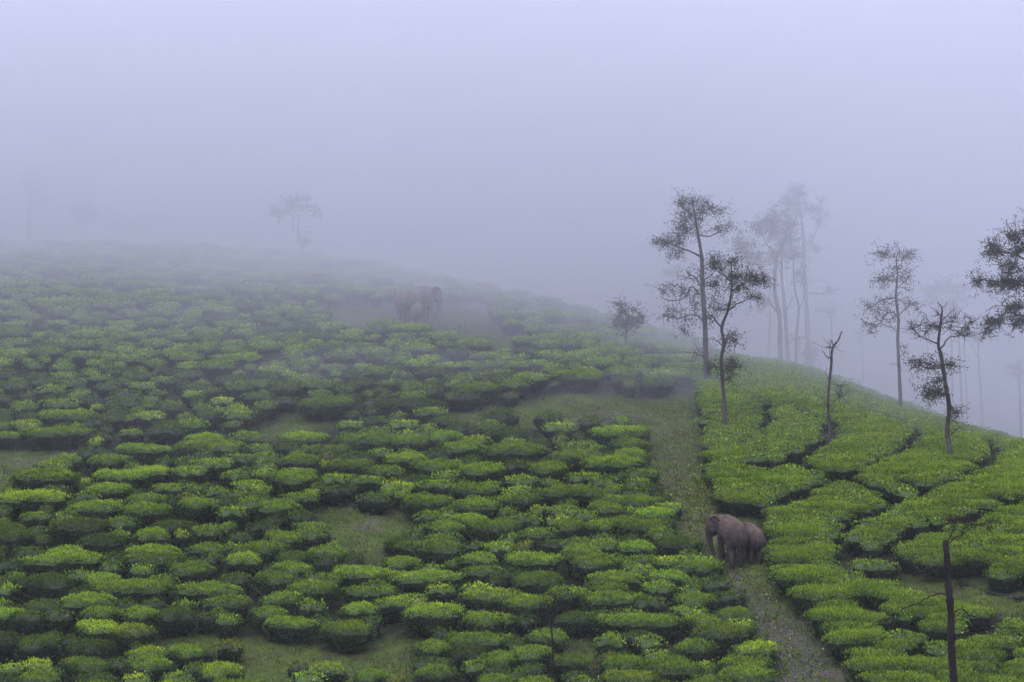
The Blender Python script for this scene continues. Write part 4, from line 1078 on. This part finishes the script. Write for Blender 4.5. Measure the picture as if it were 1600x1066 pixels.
def elephant(label, loc, heading, Hs, skin, legs=(.0, .0, .0, .0), head_yaw=0.0, head_down=0.0, trunk='down', tusks=False, group=None, ear_open=.35, lean_body=0.0, baby=False):
    """local x forward, z up, shoulder height 2.3 m at scale 1"""
    root = empty('elephant', loc, heading)
    s_ = Hs / 2.42
    root.scale = (s_, s_ * .9, s_)
    tag(root, label, 'elephant', group)
    sh = [ellipsoid((-.05, 0, 1.50), (1.00, .62, .66)), ellipsoid((-.72, 0, 1.52), (.52, .56, .62), .15), ellipsoid((-.95, 0, 1.30), (.34, .46, .45)),
          ellipsoid((.62, 0, 1.52), (.55, .52, .64)), ellipsoid((-.1, 0, 1.98), (.85, .24, .26), .02), ellipsoid((.62, 0, 2.02), (.45, .22, .22), .1), ellipsoid((-.80, 0, 1.92), (.34, .20, .18), -.45),
          ellipsoid((-.1, 0, 1.18), (.80, .46, .42))]
    # neck and head, turned by head_yaw about the neck root
    hd = [limb_tube([(.55, 0, 1.62, .30), (.75, 0, 1.70, .44), (1.1, 0, 1.82, .40), (1.42, 0, 1.86, .34)]), ellipsoid((1.55, 0, 1.86), (.40, .33, .44), .2), ellipsoid((1.50, .14, 2.14), (.24, .17, .20)), ellipsoid((1.50, -.14, 2.14), (.24, .17, .20)),
          ellipsoid((1.78, 0, 1.72), (.20, .20, .34), -.2), ellipsoid((1.58, 0, 1.46), (.24, .15, .14), .3), ellipsoid((1.56, .22, 1.66), (.24, .12, .22)), ellipsoid((1.56, -.22, 1.66), (.24, .12, .22))]
    if trunk == 'down':
        hd.append(limb_tube([(1.80, 0, 1.80, .23), (1.93, 0, 1.48, .19), (1.98, 0, 1.12, .145), (1.97, 0, .75, .11), (1.93, 0, .40, .085), (1.92, 0, .20, .072), (1.84, .0, .10, .062), (1.70, .02, .10, .055)]))
    else:
        hd.append(limb_tube([(1.80, 0, 1.80, .23), (1.92, 0, 1.48, .19), (1.92, 0, 1.12, .145), (1.80, 0, .80, .11), (1.66, 0, .62, .085), (1.55, 0, .60, .07)]))
    cy_, sy_ = math.cos(head_yaw), math.sin(head_yaw); cd, sd = math.cos(head_down), math.sin(head_down)
    piv = np.array([.85, 0, 1.75])
    def turn(V):
        W = V - piv; W = np.stack([W[:, 0] * cd + W[:, 2] * sd, W[:, 1], -W[:, 0] * sd + W[:, 2] * cd], 1)
        W = np.stack([W[:, 0] * cy_ - W[:, 1] * sy_, W[:, 0] * sy_ + W[:, 1] * cy_, W[:, 2]], 1)
        return W + piv
    sh += [(turn(V), Fq) for V, Fq in hd]
    feet = []
    for (i, x0, y0) in ((0, .68, .31), (1, .68, -.31)):
        o = legs[i]
        sh.append(limb_tube([(x0 - .02, y0 * .7, 1.85, .08), (x0 - .02, y0 * .8, 1.62, .27), (x0 + o * .15, y0, 1.15, .235), (x0 + o * .45, y0, .78, .175), (x0 + o * .8, y0, .42, .150), (x0 + o, y0, .16, .150), (x0 + o + .02, y0, .0, .185)]))
        feet.append((x0 + o + .02, y0))
    for (i, x0, y0) in ((2, -.78, .30), (3, -.78, -.30)):
        o = legs[i]
        sh.append(limb_tube([(x0 + .05, y0 * .6, 1.90, .10), (x0 + .05, y0 * .8, 1.60, .36), (x0 + .06, y0 * .9, 1.35, .39), (x0 + .06 + o * .15, y0, 1.08, .32), (x0 + .06 + o * .4, y0, .72, .205), (x0 - .06 + o * .8, y0, .42, .150), (x0 + o, y0, .16, .145), (x0 + o + .03, y0, .0, .175)]))
        feet.append((x0 + o + .03, y0))
    V, Fq = cat(sh)
    me = np_mesh('body', V, Fq, 4, None)
    tmp = bpy.data.objects.new('body', me); COL.objects.link(tmp)
    md = tmp.modifiers.new('r', 'REMESH'); md.mode = 'VOXEL'; md.voxel_size = .035
    ms_ = tmp.modifiers.new('s', 'SMOOTH'); ms_.factor = .7; ms_.iterations = 9
    dg = bpy.context.evaluated_depsgraph_get()
    body = bpy.data.meshes.new_from_object(tmp.evaluated_get(dg))
    bpy.data.objects.remove(tmp); bpy.data.meshes.remove(me)
    body.name = 'body'; body.materials.clear(); body.materials.append(skin)
    body.polygons.foreach_set('use_smooth', np.ones(len(body.polygons), dtype=bool))
    obj('body', body, root)
    # ears: thin fans of real thickness hinged on the side of the head
    for sd_ in (1, -1):
        out = [(0, .24), (.14, .30), (.02 - .18, .34), (-.34, .24), (-.46, .02), (-.44, -.24), (-.34, -.46), (-.20, -.58), (-.08, -.46), (.0, -.22), (.04, 0)]
        rings = []
        cen = np.array([-.18, -.06])
        VV, FF = [], []
        n = len(out)
        for side_ in (1, -1):
            for fr in (1.0, .6, .25):
                for (u, v) in out:
                    p = cen + (np.array([u, v]) - cen) * fr
                    away = (.0 - p[0]) * ear_open + .03 * math.sin(v * 7)
                    th_ = .018 if fr < 1 else .008
                    VV.append((1.38 + p[0], sd_ * (.33 + away + side_ * th_), 1.92 + p[1]))
        for side_ in range(2):
            o0 = side_ * 3 * n
            for fr in range(2):
                for q in range(n):
                    a_, b2 = o0 + fr * n + q, o0 + fr * n + (q + 1) % n
                    FF.append((a_, b2, b2 + n, a_ + n))
            c0 = o0 + 2 * n
            for q in range(1, n - 2, 2): FF.append((c0, c0 + q, c0 + q + 1, c0 + (q + 2) % n))
        for q in range(n): FF.append((q, (q + 1) % n, 3 * n + (q + 1) % n, 3 * n + q))
        obj('ear', np_mesh('ear', turn(np.array(VV)), np.array(FF), 4, skin, smooth=True), root)
        V, Fq = ellipsoid((1.80, sd_ * .235, 1.84), (.03, .02, .028), 0, 8, 6)
        obj('eye', np_mesh('eye', turn(V), Fq, 4, M_EYE, smooth=True), root)
        if tusks:
            P, R_ = smooth_path([(1.72, sd_ * .16, 1.52), (1.9, sd_ * .2, 1.25), (2.1, sd_ * .2, 1.05), (2.3, sd_ * .16, .98)], [.06, .055, .045, .02], 4)
            V, Fq = tube(P, R_, 8)
            obj('tusk', np_mesh('tusk', turn(V), Fq, 4, M_TUSK, smooth=True), root)
    P, R_ = smooth_path([(-1.18, 0, 1.66), (-1.32, .0, 1.5), (-1.36, .02, 1.15), (-1.33, .03, .78), (-1.33, .02, .58)], [.075, .06, .042, .028, .022], 5)
    V, Fq = tube(P, R_, 8)
    tl = obj('tail', np_mesh('tail', V, Fq, 4, skin, smooth=True), root)
    tf = cat([tube([(-1.33, .02 + .012 * math.sin(q), .62), (-1.33 + .03 * math.cos(q * 2.2), .02 + .05 * math.sin(q * 2.2), .46), (-1.33 + .03 * math.cos(q * 2.2), .02 + .05 * math.sin(q * 2.2), .34)], [.014, .011, .004], 4) for q in range(8)])
    obj('tuft', np_mesh('tuft', *tf, 4, M_HAIR), tl)
    nl = []
    for fi, (fx, fy) in enumerate(feet):
        R_ = .18 if fi < 2 else .17
        for a_ in (-.75, -.35, .05, .45, .8) if fi < 2 else (-.6, -.2, .2, .6):
            V, Fq = ellipsoid((fx + R_ * math.cos(a_) * .96, fy + R_ * math.sin(a_) * .96, .05), (.022, .032, .04), 0, 8, 5)
            obj('toenail', np_mesh('toenail', V, Fq, 4, M_NAIL, smooth=True), root)
    return root

def stand(px, py):
    g = on_ground(px, py); return Vector((g.x, g.y, g.z + .0))
R = math.radians
elephant('larger near elephant, grey with dusty shoulders, trunk hanging to the grass', stand(1143, 882), R(90 + 13), 2.30, M_SKIN, legs=(.02, -.12, -.05, .14), head_yaw=R(46), head_down=R(17), group='elephants on the grass path', ear_open=.12)
elephant('smaller young elephant standing right of the larger one on the path', stand(1178, 876), R(90 + 4), 1.70, M_SKIN_B, legs=(.0, .1, .06, -.05), head_yaw=R(10), head_down=R(12), group='elephants on the grass path', ear_open=.15)
FE = 'reddish elephants grazing high in the mist'
elephant('reddish elephant seen from behind, left of the misty trio', stand(629, 506), R(90 + 6), 2.3, M_SKIN_RED, legs=(.05, 0, .05, -.08), head_down=R(25), group=FE)
elephant('tallest of the misty trio, facing right behind the calf', stand(657, 504), R(90 - 28) , 2.45, M_SKIN_RED, legs=(.12, -.1, .05, -.1), head_down=R(14), head_yaw=R(-25), group=FE)
elephant('calf standing in front of the misty trio', stand(652, 511), R(90 - 5), 1.65, M_SKIN_RED, legs=(.05, 0, .03, -.05), head_down=R(25), group=FE)

# ---------------------------------------------------------------- mist: an even box of thin air over everything, and the cloud bank lying on the ridges
def vol_mat(name, dens, col):
    m = bpy.data.materials.new(name); m.use_nodes = True
    N, L = m.node_tree.nodes, m.node_tree.links
    N.clear()
    v = N.new('ShaderNodeVolumePrincipled')
    v.inputs['Density'].default_value = dens; v.inputs['Color'].default_value = (*col, 1); v.inputs['Anisotropy'].default_value = 0.0
    o = N.new('ShaderNodeOutputMaterial'); L.new(v.outputs[0], o.inputs['Volume'])
    return m
def prism(name, plan, z0, z1, mat):
    """closed prism over a plan polygon (counter-clockwise)"""
    n = len(plan)
    me = bpy.data.meshes.new(name)
    V = [(x, y, z0) for x, y in plan] + [(x, y, z1) for x, y in plan]
    Fs = [tuple(range(n))[::-1], tuple(range(n, 2 * n))] + [(i, (i + 1) % n, n + (i + 1) % n, n + i) for i in range(n)]
    me.from_pydata(V, [], Fs); me.materials.append(mat); me.update()
    return obj(name, me)
zmin = float(ZZ.min()) - 1.0
HC = (.955, .965, 1.0)
hb = prism('haze', [(-580, -215), (580, -215), (580, 775), (-580, 775)], zmin, 37, vol_mat('thin_haze', .00022, HC))
tag(hb, 'thin pale haze filling the whole valley', kind='stuff')
def bank(front, dens, z1, far):
    plan = front + [(far, far), (-far, far)]
    me = prism('mist', plan, zmin + .3, z1, vol_mat('mist_bank', dens, HC))
    tag(me, 'bank of white cloud drifting over the ridge', kind='stuff')
bank([(-400, 112), (-40, 116), (-15, 117), (0, 119), (12, 119), (25, 112), (60, 104), (400, 90)], .0032, 31, 500)
bank([(-402, 125), (-60, 142), (-25, 139), (-5, 137), (5, 136), (11, 133), (16, 129), (24, 123), (60, 118), (402, 112)], .0115, 32, 502)
bank([(-404, 165), (-60, 162), (-30, 158), (-10, 149), (4, 147), (10, 147), (15, 143), (22, 135), (30, 130), (60, 124), (404, 118)], .029, 33, 504)
bank([(-406, 176), (-60, 172), (-20, 170), (2, 172), (9, 200), (406, 215)], .016, 34, 506)
# loose wisps drifting over the slope
def wisp(px, py, D, rx, ry, rz, dens):
    c = at_depth(px, py, D)
    V, Fq = ellipsoid((0, 0, 0), (rx, ry, rz), 0, 32, 18)
    o = obj('mist', np_mesh('mist', V, Fq, 4, vol_mat('mist_wisp', dens, HC), smooth=True))
    o.location = c; o.rotation_euler = (0, 0, random.uniform(-.3, .3))
    tag(o, 'loose wisp of mist drifting over the slope', kind='stuff')
for w_ in ((600, 600, 139, 11, 5, 2.2, .016), (430, 610, 137, 10, 4, 1.6, .010), (800, 450, 160, 13, 6, 3, .012), (240, 425, 170, 16, 6, 3, .012), (420, 450, 160, 12, 5, 2.5, .014), (300, 520, 149, 14, 5, 2, .010), (600, 420, 166, 14, 6, 3, .018), (1060, 560, 146, 7, 4, 2.4, .02),
           (60, 300, 182, 14, 8, 5, .010), (1480, 600, 142, 10, 5, 3.5, .014), (900, 330, 176, 22, 9, 6, .008), (1000, 610, 136, 6, 3, 1.3, .018)):
    wisp(*w_)
